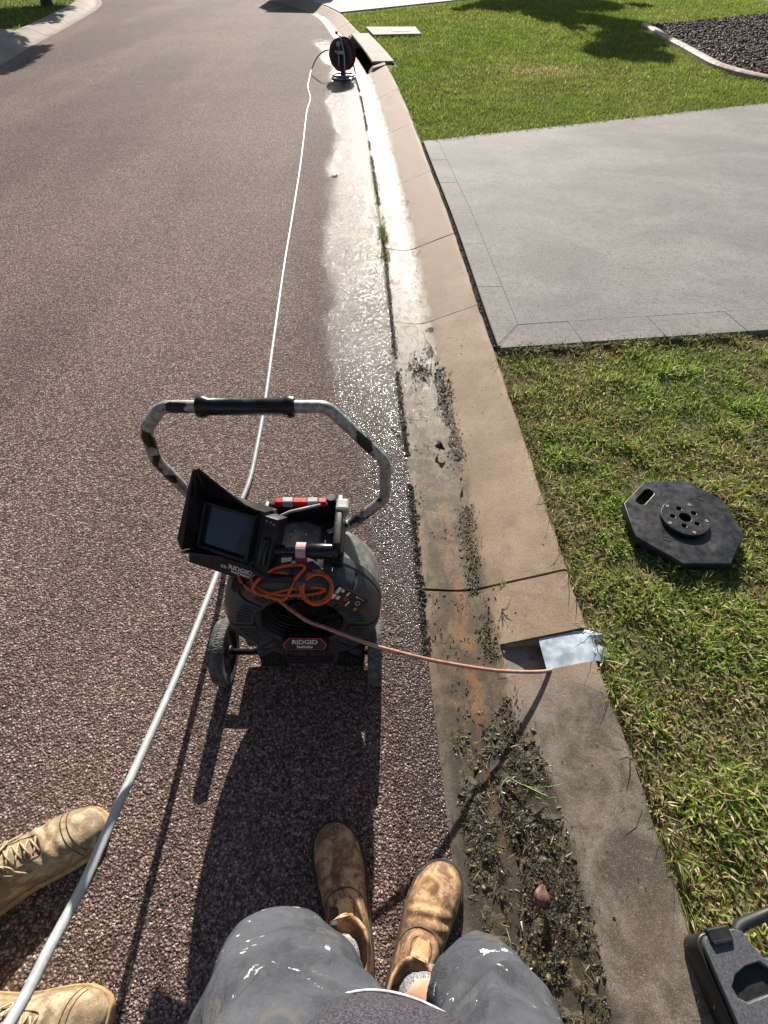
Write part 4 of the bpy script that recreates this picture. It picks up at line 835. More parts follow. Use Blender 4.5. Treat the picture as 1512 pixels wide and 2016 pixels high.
for i in range(7):
    for rr in (.12, .142): b.tube([dc+ax*(-.045+i*.015)+(rt*math.cos(t_)+Vector((0, 0, 1))*math.sin(t_))*rr for t_ in np.linspace(0, 2*math.pi, 30)[:-1]], .0085, 6, closed=True)
b.build('wound_hose', M['black'], hr, smooth=True)
for rr, z in ((.15, .016), (.145, .045)):
    MB().tube([rb+Vector((rr*math.cos(t_), rr*.9*math.sin(t_), z-.02)) for t_ in np.linspace(0, 2*math.pi, 40)[:-1]], .011, 8, closed=True).build('base_hoop', M['steel'], hr, smooth=True)
b = MB(); b.lathe([(.075, 0), (.07, .02), (.035, .035), (.03, .08)], rb+Vector((0, .01, -.015)), (0, 0, 1), 20); b.build('pedestal', M['black'], hr, auto=40)
q = dc+ax*.085; MB().tube(fillet([rb+rt*.09+ax*.12+Vector((0, 0, -.01)), q+rt*.075+Vector((0, 0, .02)), q+rt*.03+Vector((0, 0, .175)), dc-rt*.06+Vector((0, 0, .21))], .06), .0095, 8).build('carry_frame', M['steel'], hr, smooth=True)
MB().tube([dc-rt*.055+Vector((0, 0, .208)), dc-rt*.085+Vector((0, 0, .213))], .017, 10).build('grip', M['black'], hr, smooth=True)
b = MB(); b.box(dc+ax*.09+rt*.02+Vector((0, 0, .03)), (.09, .04, .035), bev=.006); b.tube([dc+ax*.09-rt*.06+Vector((0, 0, .035)), dc+ax*.09+rt*.03+Vector((0, 0, .035))], .011, 8); b.build('swivel_valve', M['greyplastic'], hr, auto=40)
b = MB(); b.lathe([(.028, 0), (.028, .022), (.024, .026)], dc+ax*.085+Vector((0, 0, .115)), ax, 20); b.build('pressure_gauge', M['greyplastic'], hr, auto=40)
MB().tube([dc+ax*.08+Vector((0, 0, .03)), dc+ax*.082+Vector((0, 0, .12))], .006, 8).build('gauge_stem', M['steel'], hr)
MB().tube([dc+ax*.09-rt*.005, dc+ax*.10-rt*.01+Vector((0, 0, -.11))], .008, 8).build('valve_lever', M['greyplastic'], hr)
MB().tube(smoothpath([rb+rt*.12+Vector((.02, 0, .16)), rb+rt*.14+Vector((.03, 0, .1)), rb+rt*.15+Vector((.03, .0, .04))], 5), .009, 8).build('hose_tail', M['black'], hr, smooth=True)

# ------------------------------------------------------------------ rubber sign base on the grass
rbz = .114; octa = [tuple(at(x, y, rbz))[:2] for x, y in ((1228, 990), (1268, 948), (1350, 946), (1425, 985), (1465, 1050), (1440, 1110), (1345, 1110), (1250, 1055))]; oc = Vector((sum(p[0] for p in octa)/8, sum(p[1] for p in octa)/8, 0)); rs = thing('rubber_base', (oc.x, oc.y, .08), 'octagonal black rubber sign base lying on the near lawn', 'sign base')
TM = Matrix.Translation((oc.x, oc.y, rbz)); ol = [(x-oc.x, y-oc.y) for x, y in octa]
sl_c = at(1270, 978, rbz)-oc; ed = Vector((ol[1][0]-ol[0][0], ol[1][1]-ol[0][1], 0)).normalized(); ang = math.atan2(ed.y, ed.x)
slot = [(sl_c.x+x*math.cos(ang)-y*math.sin(ang), sl_c.y+x*math.sin(ang)+y*math.cos(ang)) for x, y in rrect(.088, .03, .013)]
dcn = at(1349, 1019, rbz+.014)-oc
plate('slab', ol, [slot, circle2(.024, 20, (dcn.x, dcn.y))], .034, M['rubber'], rs, TM, bevel=.003)
hl = [circle2(.0195, 20)]+[circle2(.0085, 14, (.04*math.cos(R(a)), .04*math.sin(R(a)))) for a in (100, 172, 244, 316, 28)]
DM = Matrix.Translation((oc.x+dcn.x, oc.y+dcn.y, rbz+.0155)); plate('mounting_disc', circle2(.077, 40), hl, .0135, M['rubber'], rs, DM, bevel=.0015)
for a in (130, 58, -14, 274, 202):
    p_ = (.0655*math.cos(R(a)), .0655*math.sin(R(a))); plate('rivet', circle2(.0052, 12), [circle2(.0026, 10)], .003, M['greyplastic'], rs, DM @ Matrix.Translation((*p_, .0015)))
for px, py, a in ((1377, 981, -35), (1313, 1061, -25)):
    c_ = at(px, py, rbz); pl = [(x*1.7, y) for x, y in circle2(.0095, 20)]; pi_ = [(x*1.5, y) for x, y in circle2(.0078, 20)]
    plate('stamp', pl, [pi_], .0014, M['rubber'], rs, Matrix.Translation((c_.x, c_.y, rbz+.0010)) @ Matrix.Rotation(R(a), 4, 'Z')); 
    for q in (-.008, -.002, .005): plate('stamp', [(q, -.005), (q+.003, -.005), (q+.003, .005), (q, .005)], [], .0014, M['rubber'], rs, Matrix.Translation((c_.x, c_.y, rbz+.0010)) @ Matrix.Rotation(R(a), 4, 'Z'))

# ------------------------------------------------------------------ open tool case at the kerb edge
cz_ = .168; c0 = at(1378, 1842, cz_); TC = frame(c0, (math.cos(R(9)), math.sin(R(9)), 0), (-math.sin(R(4)), math.cos(R(4)), 0)); tcs = thing('tool_case', (c0.x+.2, c0.y-.15, .085), 'open textured black plastic tool case lying on the kerb edge', 'tool case')
ou = []
for a in range(180, 89, -18): ou.append((.022+.022*math.cos(R(a)), -.022+.022*math.sin(R(a))))
ou += [(.068, .0), (.083, -.006), (.094, -.035), (.10, -.048), (.112, -.052), (.30, -.052), (.32, -.03), (.335, 0), (.40, 0), (.42, -.02), (.42, -.32), (.40, -.34), (.02, -.34), (0, -.32)]
cav = [(x-.046, y+.012) for x, y in [(.064, -.088), (.08, -.074), (.105, -.066), (.135, -.064), (.145, -.075), (.20, -.075), (.20, -.108), (.12, -.108), (.08, -.112), (.066, -.103)]]
cav2 = circle2(.0085, 18, (.028, -.140)); lat = rrect(.046, .018, .003, (.038, -.009)); cav3 = rrect(.2, .06, .01, (.26, -.2)); cav4 = rrect(.14, .05, .01, (.12, -.27))
plate('tray', ou[::-1], [cav, cav2, cav3, cav4], .014, M['case'], tcs, TC, bevel=.002)
plate('shell', [(x*1.0-(.006 if x < .21 else -.006), y+(.003 if y > -.17 else -.006)) for x, y in ou][::-1], [], .066, M['plastic'], tcs, TC @ Matrix.Translation((0, 0, -.0145)), bevel=.003)
b = MB(); b.box((.036, -.003, -.001), (.044, .022, .016), bev=.003); b.box((.036, -.014, .002), (.04, .008, .01), bev=.002); b.v = [TC @ p for p in b.v]; b.build('latch', M['plastic'], tcs)
b = MB(); b.tube([TC @ p for p in fillet([Vector((.072, -.012, -.012)), Vector((.09, .002, -.012)), Vector((.20, .016, -.012)), Vector((.32, .006, -.012)), Vector((.338, -.012, -.012))], .05)], .0105, 10); b.build('carry_handle', M['plastic'], tcs, smooth=True)
sp_o = thing('spanner', tuple(TC @ Vector((.12, -.165, .012))), 'shiny chrome socket bar lying on the open tool case', 'spanner')
b = MB(); b.lathe([(.0085, 0), (.012, .001), (.012, .016), (.0085, .024), (.0065, .03), (.006, .14), (.0085, .15), (.0085, .17), (.004, .172)], TC @ Vector((.066, -.143, .0125)), (math.cos(R(20)), math.sin(R(20)), 0), 18); b.build('socket_bar', M['chrome'], sp_o, auto=40)
b = MB(); b.lathe([(.0086, -.0006), (.0086, .0004)], TC @ Vector((.066, -.143, .0125)), (math.cos(R(20)), math.sin(R(20)), 0), 6); b.build('socket_hole', M['dark'], sp_o)
# ------------------------------------------------------------------ people
from mathutils.bvhtree import BVHTree
def section_loft(secs, n=14):
    """secs: (x, y offset, half width, z low, z top)"""
    v, f = [], []
    for x, yo, hw, zl, zt in secs:
        for k in range(n):
            a = math.pi*k/(n-1); cx_, sx2 = math.cos(a), math.sin(a)
            v.append((x, yo+hw*math.copysign(abs(cx_)**.75, cx_), zl+(zt-zl)*max(0.0, sx2)**.8))
    m = len(secs)
    for i in range(m-1):
        for k in range(n): f.append((i*n+k, i*n+(k+1) % n, (i+1)*n+(k+1) % n, (i+1)*n+k))
    f.append(tuple(range(n))); f.append(tuple((m-1)*n+k for k in range(n))[::-1]); return v, f
def boot(person, heel, toe, side, upper, solem, kind, label):
    heel = Vector(heel); toe = Vector(toe); d = toe-heel; L = d.length/.305; ang = math.atan2(d.y, d.x)
    BM = Matrix.Translation(heel) @ Matrix.Rotation(ang, 4, 'Z') @ Matrix.Scale(L, 4)
    yo = lambda x: side*.010*math.sin(math.pi*min(1, max(0, x/.305)))
    secs = [(.003, .024, .055), (.012, .036, .09), (.03, .042, .11), (.06, .044, .12), (.10, .044, .122), (.13, .044, .116), (.16, .047, .100), (.19, .051, .085), (.22, .053, .076), (.25, .051, .070), (.275, .042, .062), (.29, .030, .052), (.299, .015, .04)]
    v, f = section_loft([(x, yo(x), hw, .012, zt) for x, hw, zt in secs]); b = MB(); b.add(v, f)
    # ankle shaft, leaning a little forward
    hs = .155 if kind == 'slip' else .17
    v = []; n = 18
    for z, rx, ry, cx_ in ((.05, .050, .040, .062), (.09, .056, .042, .068), (.12, .054, .042, .070), (hs, .056, .045, .068), (hs, .047, .037, .068), (hs-.03, .047, .036, .068)):
        for k in range(n): a = 2*math.pi*k/n; v.append((cx_+rx*math.cos(a), yo(.07)+ry*math.sin(a), z-(.012*math.cos(a)**2 if z == hs else 0)))
    f = [(i*n+k, i*n+(k+1) % n, (i+1)*n+(k+1) % n, (i+1)*n+k) for i in range(5) for k in range(n)]+[tuple(range(n)), tuple(5*n+k for k in range(n))[::-1]]
    b.add(v, f); o = b.build('boot', upper, None); baked(o, [('REMESH', dict(mode='VOXEL', voxel_size=.0038)), ('SMOOTH', dict(factor=.6, iterations=4))])
    # creases across the vamp
    me = o.data; co = np.empty(len(me.vertices)*3, np.float32); me.vertices.foreach_get('co', co); co = co.reshape(-1, 3)
    cr = np.exp(-((co[:, 0]-.185)/.03)**2)*np.sin(co[:, 0]*260+co[:, 1]*60*side)*.0032+(vnoise(co[:, 0]+co[:, 1]*.7, co[:, 1]-co[:, 0]*.3+co[:, 2], 55, 12)-.5)*.003
    co[:, 2] += cr*(co[:, 2] > .03); me.vertices.foreach_set('co', co.reshape(-1)); me.update(); me.shade_smooth()
    bv = BVHTree.FromPolygons([tuple(c_) for c_ in co], [tuple(p.vertices) for p in me.polygons])
    def on(x, y, lift=.001, z0=.3):
        h_ = bv.ray_cast(Vector((x, y+yo(x), z0)), Vector((0, 0, -1))); return (h_[0]+Vector((0, 0, lift))) if h_[0] else Vector((x, y, .06))
    def fin(b_, name, mat, par, **kw):
        b_.v = [BM @ p for p in b_.v]; return b_.build(name, mat, par, **kw)
    seams = []
    if kind == 'slip':
        seams = [[(.125, .046), (.15, .036), (.165, .018), (.168, 0), (.165, -.018), (.15, -.036), (.125, -.046)], [(.118, .018), (.14, .02), (.152, .012)], [(.118, -.018), (.14, -.02), (.152, -.012)]]
    else:
        seams = [[(.245, .05), (.236, .03), (.232, 0), (.236, -.03), (.245, -.05)], [(.255, .046), (.247, .028), (.243, 0), (.247, -.028), (.255, -.046)], [(.12, .028), (.16, .025), (.19, .02), (.195, 0), (.19, -.02), (.16, -.025), (.12, -.028)]]
    parts = []
    for s_ in seams:
        bb = MB(); bb.tube([on(x, y, .0003) for x, y in [tuple(q) for q in [(p.x, p.y) for p in smoothpath([(x, y, 0) for x, y in s_], 6)]]], .0011, 5); parts.append(('seam', M['stitch'], bb))
    if kind == 'slip':
        # tan collar panel at the instep, pull tab with emblem
        v, f = [], []; xs_ = np.linspace(.118, .150, 8); ys_ = np.linspace(-.017, .017, 8)
        for x in xs_:
            for y in ys_: v.append(on(x, y*(1-.35*((x-.118)/.032)**2), .0016))
        f = [(i*8+j, i*8+j+1, i*8+9+j, i*8+8+j) for i in range(7) for j in range(7)]; bb = MB(); bb.add(v, f); bb.add([p-Vector((0, 0, .004)) for p in v], [q[::-1] for q in f]); parts.append(('instep_panel', M['leather'], bb))
        tb, te = ((.098, .026), (.140, .019)) if side < 0 else ((.080, -.036), (.122, -.024))
        ax_ = Vector((te[0]-tb[0], te[1]-tb[1], 0)).normalized(); sd2 = Vector((-ax_.y, ax_.x, 0)); tv = []; ns = 8
        for i in range(ns):
            t_ = i/(ns-1); q_ = Vector((tb[0], tb[1], 0)).lerp(Vector((te[0], te[1], 0)), t_); zc = on(q_.x, q_.y, 0).z
            zt_ = max(zc, hs-.022 if t_ < .4 else 0)+.006+.006*math.sin(math.pi*t_)
            for w_ in (-1, 1): tv.append(Vector((q_.x, q_.y+yo(q_.x), zt_))+sd2*w_*.0095+Vector((0, 0, -.002*(w_*side > 0))))
        m_ = len(tv); bb = MB(); fq = [(i*2, i*2+1, i*2+3, i*2+2) for i in range(ns-1)]
        bb.add(tv+[p-Vector((0, 0, .002)) for p in tv], fq+[tuple(x+m_ for x in q[::-1]) for q in fq]+[(i*2, i*2+2, m_+i*2+2, m_+i*2) for i in range(ns-1)]+[(i*2+1, m_+i*2+1, m_+i*2+3, i*2+3) for i in range(ns-1)]+[(0, m_, m_+1, 1), (m_-2, m_-1, 2*m_-1, 2*m_-2)]); parts.append(('pull_tab', M['black'], bb))
        bb = MB(); up3 = (tv[10]-tv[6]).normalized(); n1 = (tv[9]-tv[8]).normalized(); nr = n1.cross(up3).normalized(); nr = nr if nr.z > 0 else -nr; cc = (tv[8]+tv[9])/2+nr*.0009
        bb.lathe([(.0032, -.0004), (.0032, .0006)], cc+up3*.003, nr, 10); bb.lathe([(.002, -.0004), (.002, .0006)], cc-up3*.0022, nr, 10)
        for q in (-1, 1):
            for dy in (-.006, -.0015, .0025, .0065): bb.tube([cc, cc+n1*q*.004+up3*(dy*.6+.001), cc+n1*q*.0072+up3*dy*1.3], .0008, 4)
        parts.append(('emblem', M['redprint'], bb)); bb = MB(); bb.tube([tv[i*2+(0 if side > 0 else 1)]+Vector((0, 0, .0004)) for i in range(ns)], .0012, 5); parts.append(('tab_edge', M['redprint'], bb))
    else:
        for i in range(6):
            x = .115+i*.0135; yw = .022-.0012*i; bb = MB(); bb.tube([on(x, -yw, .001), on(x+.004, -yw*.4, .0035), on(x+.008, yw*.4, .0035), on(x+.010, yw, .001)], .0019, 6); parts.append(('lace', M['lace'], bb))
            bb = MB(); bb.tube([on(x+.01, -yw, .001), on(x+.006, 0, .006), on(x, yw, .001)], .0019, 6); parts.append(('lace', M['lace'], bb))
        for sg in (1, -1):
            bb = MB(); bb.tube(smoothpath([on(.115, 0, .005), on(.125, sg*.02, .010), on(.145, sg*.035, .012), on(.15, sg*.025, .012), on(.13, sg*.008, .010), on(.118, 0, .006)], 5), .0019, 6); parts.append(('lace', M['lace'], bb))
            bb = MB(); bb.tube(smoothpath([on(.118, 0, .006), on(.135, sg*.012, .014), on(.15, sg*.03, .010), on(.165, sg*.04, .004)], 5), .0017, 6); parts.append(('lace', M['lace'], bb))
    me.transform(BM); o.parent = person; o.location = -person.location; tag(o, label)
    for nm, mt, bb in parts: fin(bb, nm, mt, o, smooth=nm in ('seam', 'lace', 'instep_panel'))
    b = MB(); v, f = [], []; oo = [(.0, .0)]+[(x, hw+.0045) for x, hw, _ in secs]+[(.306, .0)]
    lp = [(x-(.004 if i < 3 else 0)+(.004 if x > .28 else 0), yo(x)+hw) for i, (x, hw) in enumerate(oo)]+[(x-(.004 if x < .02 else 0)+(.004 if x > .28 else 0), yo(x)-hw) for x, hw in oo[-2:0:-1]]
    n = len(lp)
    for z, s_ in ((0, .97), (.006, 1), (.018, 1.0), (.024, .965)): v += [(.15+(x-.15)*(1 if s_ == 1 else .99), yo(x)+(y-yo(x))*s_, z) for x, y in lp]
    f = [(i*n+k, i*n+(k+1) % n, (i+1)*n+(k+1) % n, (i+1)*n+k) for i in range(3) for k in range(n)]+[tuple(range(n)), tuple(3*n+k for k in range(n))[::-1]]
    b.add(v, f); fin(b, 'sole', solem, o, auto=40)
    return BM
def skin_body(person, J, E_, name='body'):
    names = list(J); me = bpy.data.meshes.new(name); me.from_pydata([J[k][0] for k in names], [(names.index(a), names.index(b_)) for a, b_ in E_], []); me.update()
    o = link(name, me, M['skin'], person); m = o.modifiers.new('skin', 'SKIN'); m.use_smooth_shade = True; m.branch_smoothing = .4
    sv = me.skin_vertices[0].data
    for i, k_ in enumerate(names): sv[i].radius = (J[k_][1], J[k_][1]); sv[i].use_root = (k_ == 'pelvis')
    baked(o, [('SUBSURF', dict(levels=1, render_levels=1))]); o.data.shade_smooth(); return o
def hand(J, E_, pre, wrist, fwd, out, curl):
    """palm and five fingers grown from the wrist joint"""
    w_ = Vector(wrist); fw = Vector(fwd).normalized(); ot = Vector(out).normalized(); dn = fw.cross(ot).normalized()*curl
    J[pre+'palm'] = (tuple(w_+fw*.05), .022); E_.append((pre+'wrist', pre+'palm'))
    for i, (sp, ln) in enumerate(((-.026, .070), (-.009, .08), (.009, .075), (.026, .058))):
        p0 = w_+fw*.085+ot*sp; p1 = p0+fw*ln*.4+dn*ln*.25; p2 = p1+fw*ln*.1+dn*ln*.45
        for j, (p, r_) in enumerate(((p0, .011), (p1, .009), (p2, .008))): J[f'{pre}f{i}{j}'] = (tuple(p), r_)
        E_.append((pre+'palm', f'{pre}f{i}0')); E_.append((f'{pre}f{i}0', f'{pre}f{i}1')); E_.append((f'{pre}f{i}1', f'{pre}f{i}2'))
    t0 = w_+fw*.035-ot*.04+dn*.01; t1 = t0+fw*.03-ot*.012+dn*.02
    J[pre+'t0'] = (tuple(t0), .011); J[pre+'t1'] = (tuple(t1), .009); E_.append((pre+'palm', pre+'t0')); E_.append((pre+'t0', pre+'t1'))
def remeshed(b, name, mat, par, vox, it, bumpy=0, seed=3, sc_=9):
    o = b.build(name, mat, None); baked(o, [('REMESH', dict(mode='VOXEL', voxel_size=vox)), ('SMOOTH', dict(factor=.6, iterations=it))])
    me = o.data
    if bumpy:
        co = np.empty(len(me.vertices)*3, np.float32); me.vertices.foreach_get('co', co); co = co.reshape(-1, 3); no = np.empty(len(me.vertices)*3, np.float32); me.vertices.foreach_get('normal', no); no = no.reshape(-1, 3)
        rdg = 1-np.abs(2*vnoise(co[:, 0]*1.3+co[:, 2]*.5+5, co[:, 1]*1.3-co[:, 2]*1.5+5, sc_*.9, seed+4)-1); a = 1.8*(rdg**3-.3)+(vnoise(co[:, 0]*1.5+co[:, 2]*.9+5, co[:, 1]*1.5-co[:, 2]*.8+5, sc_, seed)-.5)*2+(vnoise(co[:, 0]+co[:, 2]*1.5+9, co[:, 1]*1.2+co[:, 2]+7, sc_*2.3, seed+1)-.5)
        co += no*(a*bumpy)[:, None]; me.vertices.foreach_set('co', co.reshape(-1)); me.update(); baked(o, [('SMOOTH', dict(factor=.5, iterations=5))]); me = o.data
    me.shade_smooth(); o.parent = par; o.location = -par.location; return o
# -- the one who takes the picture
pA = thing('person', (0, -.02, 0), 'person standing in paint spattered blue grey shorts and worn brown slip on boots', 'person', 'people standing on the road')
LH, LT = Vector((-.062, -.035, .004)), Vector((-.128, .276, .004)); RH, RT = Vector((.030, -.092, .0)), Vector((.148, .197, .0))
boot(pA, LH, LT, -1, M['suede'], M['sole'], 'slip', 'worn brown slip on boot in the shadow of the reel'); boot(pA, RH, RT, 1, M['suede'], M['sole'], 'slip', 'sunlit scuffed tan brown slip on boot')
la = LH+(LT-LH)*.22; ra = RH+(RT-RH)*.22
J = {'pelvis': ((0.01, -.17, .93), .10), 'spine': ((0, -.19, 1.12), .12), 'chest': ((0, -.24, 1.32), .12), 'neck': ((0, -.27, 1.5), .055), 'head0': ((0, -.24, 1.6), .08), 'head1': ((0, -.23, 1.7), .085),
     'lhip': ((-.09, -.15, .88), .085), 'lknee': ((-.132, -.01, .5), .052), 'lcalf': ((-.112, -.025, .34), .05), 'lankle': ((la.x, la.y, .12), .033), 'lfoot': ((la.x-.01, la.y+.07, .055), .03),
     'rhip': ((.10, -.15, .88), .085), 'rknee': ((.138, -.034, .5), .05), 'rcalf': ((.108, -.05, .34), .048), 'rankle': ((ra.x, ra.y, .12), .033), 'rfoot': ((ra.x+.02, ra.y+.07, .055), .03),
     'lsh': ((-.18, -.25, 1.40), .055), 'lel': ((-.25, -.26, 1.14), .042), 'lwrist': ((-.13, -.12, 1.32), .03), 'rsh': ((.18, -.25, 1.40), .055), 'rel': ((.25, -.26, 1.14), .042), 'rwrist': ((.13, -.12, 1.32), .03)}
E_ = [('pelvis', 'spine'), ('spine', 'chest'), ('chest', 'neck'), ('neck', 'head0'), ('head0', 'head1'), ('pelvis', 'lhip'), ('lhip', 'lknee'), ('lknee', 'lcalf'), ('lcalf', 'lankle'), ('lankle', 'lfoot'),
      ('pelvis', 'rhip'), ('rhip', 'rknee'), ('rknee', 'rcalf'), ('rcalf', 'rankle'), ('rankle', 'rfoot'), ('chest', 'lsh'), ('lsh', 'lel'), ('lel', 'lwrist'), ('chest', 'rsh'), ('rsh', 'rel'), ('rel', 'rwrist')]
hand(J, E_, 'l', (-.13, -.12, 1.32), (.9, .2, .35), (0, .5, -.8), .8); hand(J, E_, 'r', (.13, -.12, 1.32), (-.9, .2, .35), (0, .5, -.8), -.8)
skin_body(pA, J, E_)
for an, kn in ((la, J['lcalf'][0]), (ra, J['rcalf'][0])):
    k_ = Vector(kn); a0 = Vector((an.x, an.y, .10)); up = (k_-a0).normalized()
    pts = [a0+up*t_ for t_ in np.linspace(0, .085, 12)]; rr = [.0375+.0018*math.sin(i*2.2) for i in range(12)]; rr[-2] = .0425; rr[-1] = .0405
    MB().tube(pts, rr, 20).build('sock', M['sock'], pA, smooth=True)
b = MB()
b.tube(smoothpath([(-.075, -.185, .98), (-.08, -.145, .84), (-.088, -.066, .70), (-.118, -.020, .57), (-.137, -.002, .465)], 4), list(np.interp(np.linspace(0, 1, 17), [0, .25, .5, .75, 1], [.115, .112, .102, .088, .078])), 22)
b.tube(smoothpath([(.085, -.185, .98), (.098, -.15, .84), (.118, -.09, .68), (.130, -.038, .56), (.137, -.020, .465)], 4), list(np.interp(np.linspace(0, 1, 17), [0, .25, .5, .75, 1], [.115, .106, .088, .074, .07])), 22)
b.tube([(.005, -.17, 1.02), (.005, -.175, .9), (.01, -.135, .80), (.02, -.095, .73)], [.14, .14, .10, .078], 22)
remeshed(b, 'shorts', M['shorts'], pA, .006, 5, .0085)
b = MB(); v = []; n = 40; st = [(.795, .112, .122, -.130), (.83, .118, .122, -.133), (.93, .14, .118, -.142), (1.05, .165, .115, -.165), (1.2, .175, .115, -.205), (1.35, .185, .11, -.25), (1.43, .13, .08, -.26), (1.47, .07, .06, -.265)]
for z, rx, ry, cy in st:
    for k_ in range(n): a = 2*math.pi*k_/n; v.append((.004+rx*math.cos(a), cy+ry*math.sin(a)+(.006*math.sin(3*a+z*9) if z < .9 else 0), z))
f = [(i*n+k_, i*n+(k_+1) % n, (i+1)*n+(k_+1) % n, (i+1)*n+k_) for i in range(len(st)-1) for k_ in range(n)]+[tuple(range(n)), tuple((len(st)-1)*n+k_ for k_ in range(n))[::-1]]
b.add(v, f)
for s_ in (-1, 1): b.tube([(s_*.12, -.25, 1.40), (s_*.19, -.25, 1.39), (s_*.24, -.26, 1.22)], [.07, .068, .06], 16)
remeshed(b, 't_shirt', M['tee'], pA, .008, 3, .003, 8)
MB().tube([(.004+.1135*math.cos(a), -.130+.1232*math.sin(a)+.006*math.sin(3*a+.795*9), .798+.0015*math.sin(a*23)) for a in np.linspace(0, 2*math.pi, 90)[:-1]], .0014, 6, closed=True).build('hem', M['hem'], pA, smooth=True)
MB().lathe([(.06, 0), (.105, .02), (.11, .06), (.085, .11), (.03, .13)], (0, -.245, 1.63), (0, 0, 1), 20).build('hair', M['hair'], pA, smooth=True)
# -- the worker on the left, only the boots are in frame
pB = thing('person', (-.86, .03, 0), 'person in dusty tan lace up work boots at the left holding the grey hose', 'person', 'people standing on the road')
BH, BT = Vector((-.925, .085, .012)), Vector((-.655, .282, .010)); CH, CT = Vector((-.842, -.066, .010)), Vector((-.533, -.060, .008))
boot(pB, BH, BT, 1, M['tansuede'], M['gumsole'], 'lace', 'dusty tan lace up boot pointing across the hose'); boot(pB, CH, CT, -1, M['tansuede'], M['gumsole'], 'lace', 'tan lace up boot in the bottom left corner')
ba = BH+(BT-BH)*.22; ca = CH+(CT-CH)*.22
J = {'pelvis': ((-.93, .02, .94), .11), 'spine': ((-.88, .01, 1.12), .12), 'chest': ((-.80, 0, 1.30), .12), 'neck': ((-.72, 0, 1.46), .055), 'head0': ((-.68, 0, 1.55), .08), 'head1': ((-.665, 0, 1.65), .085),
     'lhip': ((-.93, .11, .88), .085), 'lknee': ((-.86, .13, .5), .06), 'lcalf': ((-.88, .13, .34), .055), 'lankle': ((ba.x, ba.y, .12), .035), 'lfoot': ((ba.x+.05, ba.y+.04, .055), .03),
     'rhip': ((-.93, -.07, .88), .085), 'rknee': ((-.80, -.08, .5), .06), 'rcalf': ((-.80, -.075, .34), .055), 'rankle': ((ca.x, ca.y, .12), .035), 'rfoot': ((ca.x+.06, ca.y, .055), .03),
     'lsh': ((-.80, .19, 1.36), .055), 'lel': ((-.86, .27, 1.10), .042), 'lwrist': ((-.80, .20, .88), .03), 'rsh': ((-.78, -.19, 1.35), .055), 'rel': ((-.76, -.31, 1.08), .042), 'rwrist': ((-.635, -.30, .81), .03)}
E2 = [e for e in E_ if e[0] in J and e[1] in J and e[1] not in ('lpalm', 'rpalm')]
hand(J, E2, 'l', (-.80, .20, .88), (.5, -.1, -.85), (0, 1, 0), .5); hand(J, E2, 'r', (-.635, -.30, .81), (.75, .1, -.65), (.2, .9, .3), .8)
skin_body(pB, J, E2)
b = MB(); b.tube(smoothpath([(-.93, .09, 1.0), (-.925, .10, .8), (-.865, .13, .52), (-.88, .13, .3), (ba.x, ba.y, .165)], 4), list(np.interp(np.linspace(0, 1, 17), [0, .3, .6, 1], [.11, .105, .078, .068])), 18); b.tube(smoothpath([(-.93, -.05, 1.0), (-.915, -.06, .8), (-.80, -.08, .52), (-.80, -.075, .3), (ca.x-.01, ca.y, .165)], 4), list(np.interp(np.linspace(0, 1, 17), [0, .3, .6, 1], [.11, .105, .078, .068])), 18)
remeshed(b, 'trousers', M['navy'], pB, .01, 4, .006)
b = MB(); b.tube([(-.94, .02, .93), (-.88, .01, 1.12), (-.80, 0, 1.30), (-.75, 0, 1.41)], [.145, .15, .16, .08], 20); b.tube([(-.80, .10, 1.37), (-.80, .19, 1.36), (-.845, .25, 1.16)], [.075, .07, .06], 14); b.tube([(-.78, -.10, 1.37), (-.78, -.19, 1.35), (-.765, -.28, 1.14)], [.075, .07, .06], 14)
remeshed(b, 'work_shirt', M['navy'], pB, .01, 4, .005); MB().lathe([(.13, 0), (.13, .008), (.09, .012), (.088, .06), (.06, .09), (.02, .1)], (-.665, 0, 1.65), (.15, 0, 1), 22).build('cap', M['navy'], pB, smooth=True)

# ------------------------------------------------------------------ litter, leaves, weeds
def gut(Y, d): p = [edge_at(EDGE, y, q) for y, q in zip(Y, d)]; return np.array([(x, y, topz(q)) for (x, y), q in zip(p, d)])
def mudz(Y, d):
    m = np.clip((.52-Y)/.12, 0, 1)*np.clip((d-.03)/.05, 0, 1)*np.clip((.30-.05*np.clip(Y, 0, 1)-d)/.06, 0, 1)
    r_ = .55*vnoise(Y, d, 13, 21)+.3*vnoise(Y, d, 34, 22)+.25*vnoise(Y, d, 75, 26)
    ch = np.exp(-((d-.12-.015*np.sin(Y*9))/.022)**2)
    return .022*m*(r_-.30)-.008*m*ch-.003*(1-m)
gy, gd = np.meshgrid(np.linspace(-.5, .54, 260), np.linspace(.02, .31, 84), indexing='ij'); P = gut(gy.ravel(), gd.ravel()); P[:, 2] += mudz(gy.ravel(), gd.ravel())
F_ = [(i*84+j, i*84+j+1, (i+1)*84+j+1, (i+1)*84+j) for i in range(259) for j in range(83)]
k = NT('gutter_mud'); c = k.mix(k.rng(k.noise(45, 5, .65), .38, .62), (.022, .016, .007), (.085, .062, .028)); c = k.mix(k.mth('MULTIPLY', k.rng(k.noise(150, 3, .6), .55, .7), .6), c, (.16, .125, .065))
k.p(color=c, rough=.5, spec=.4, coat=.35, coatr=.18, normal=k.bump(k.noise(190, 4, .7), .8, .004)); M['mud'] = k.m
tag(mesh('gutter_mud', P, F_, M['mud'], smooth=True), 'bank of dark wet silt lying in the gutter by the right boot', 'mud', kind='stuff')
LC = np.array([(.045, .033, .015), (.075, .056, .025), (.10, .078, .036), (.028, .022, .014), (.14, .105, .055)])
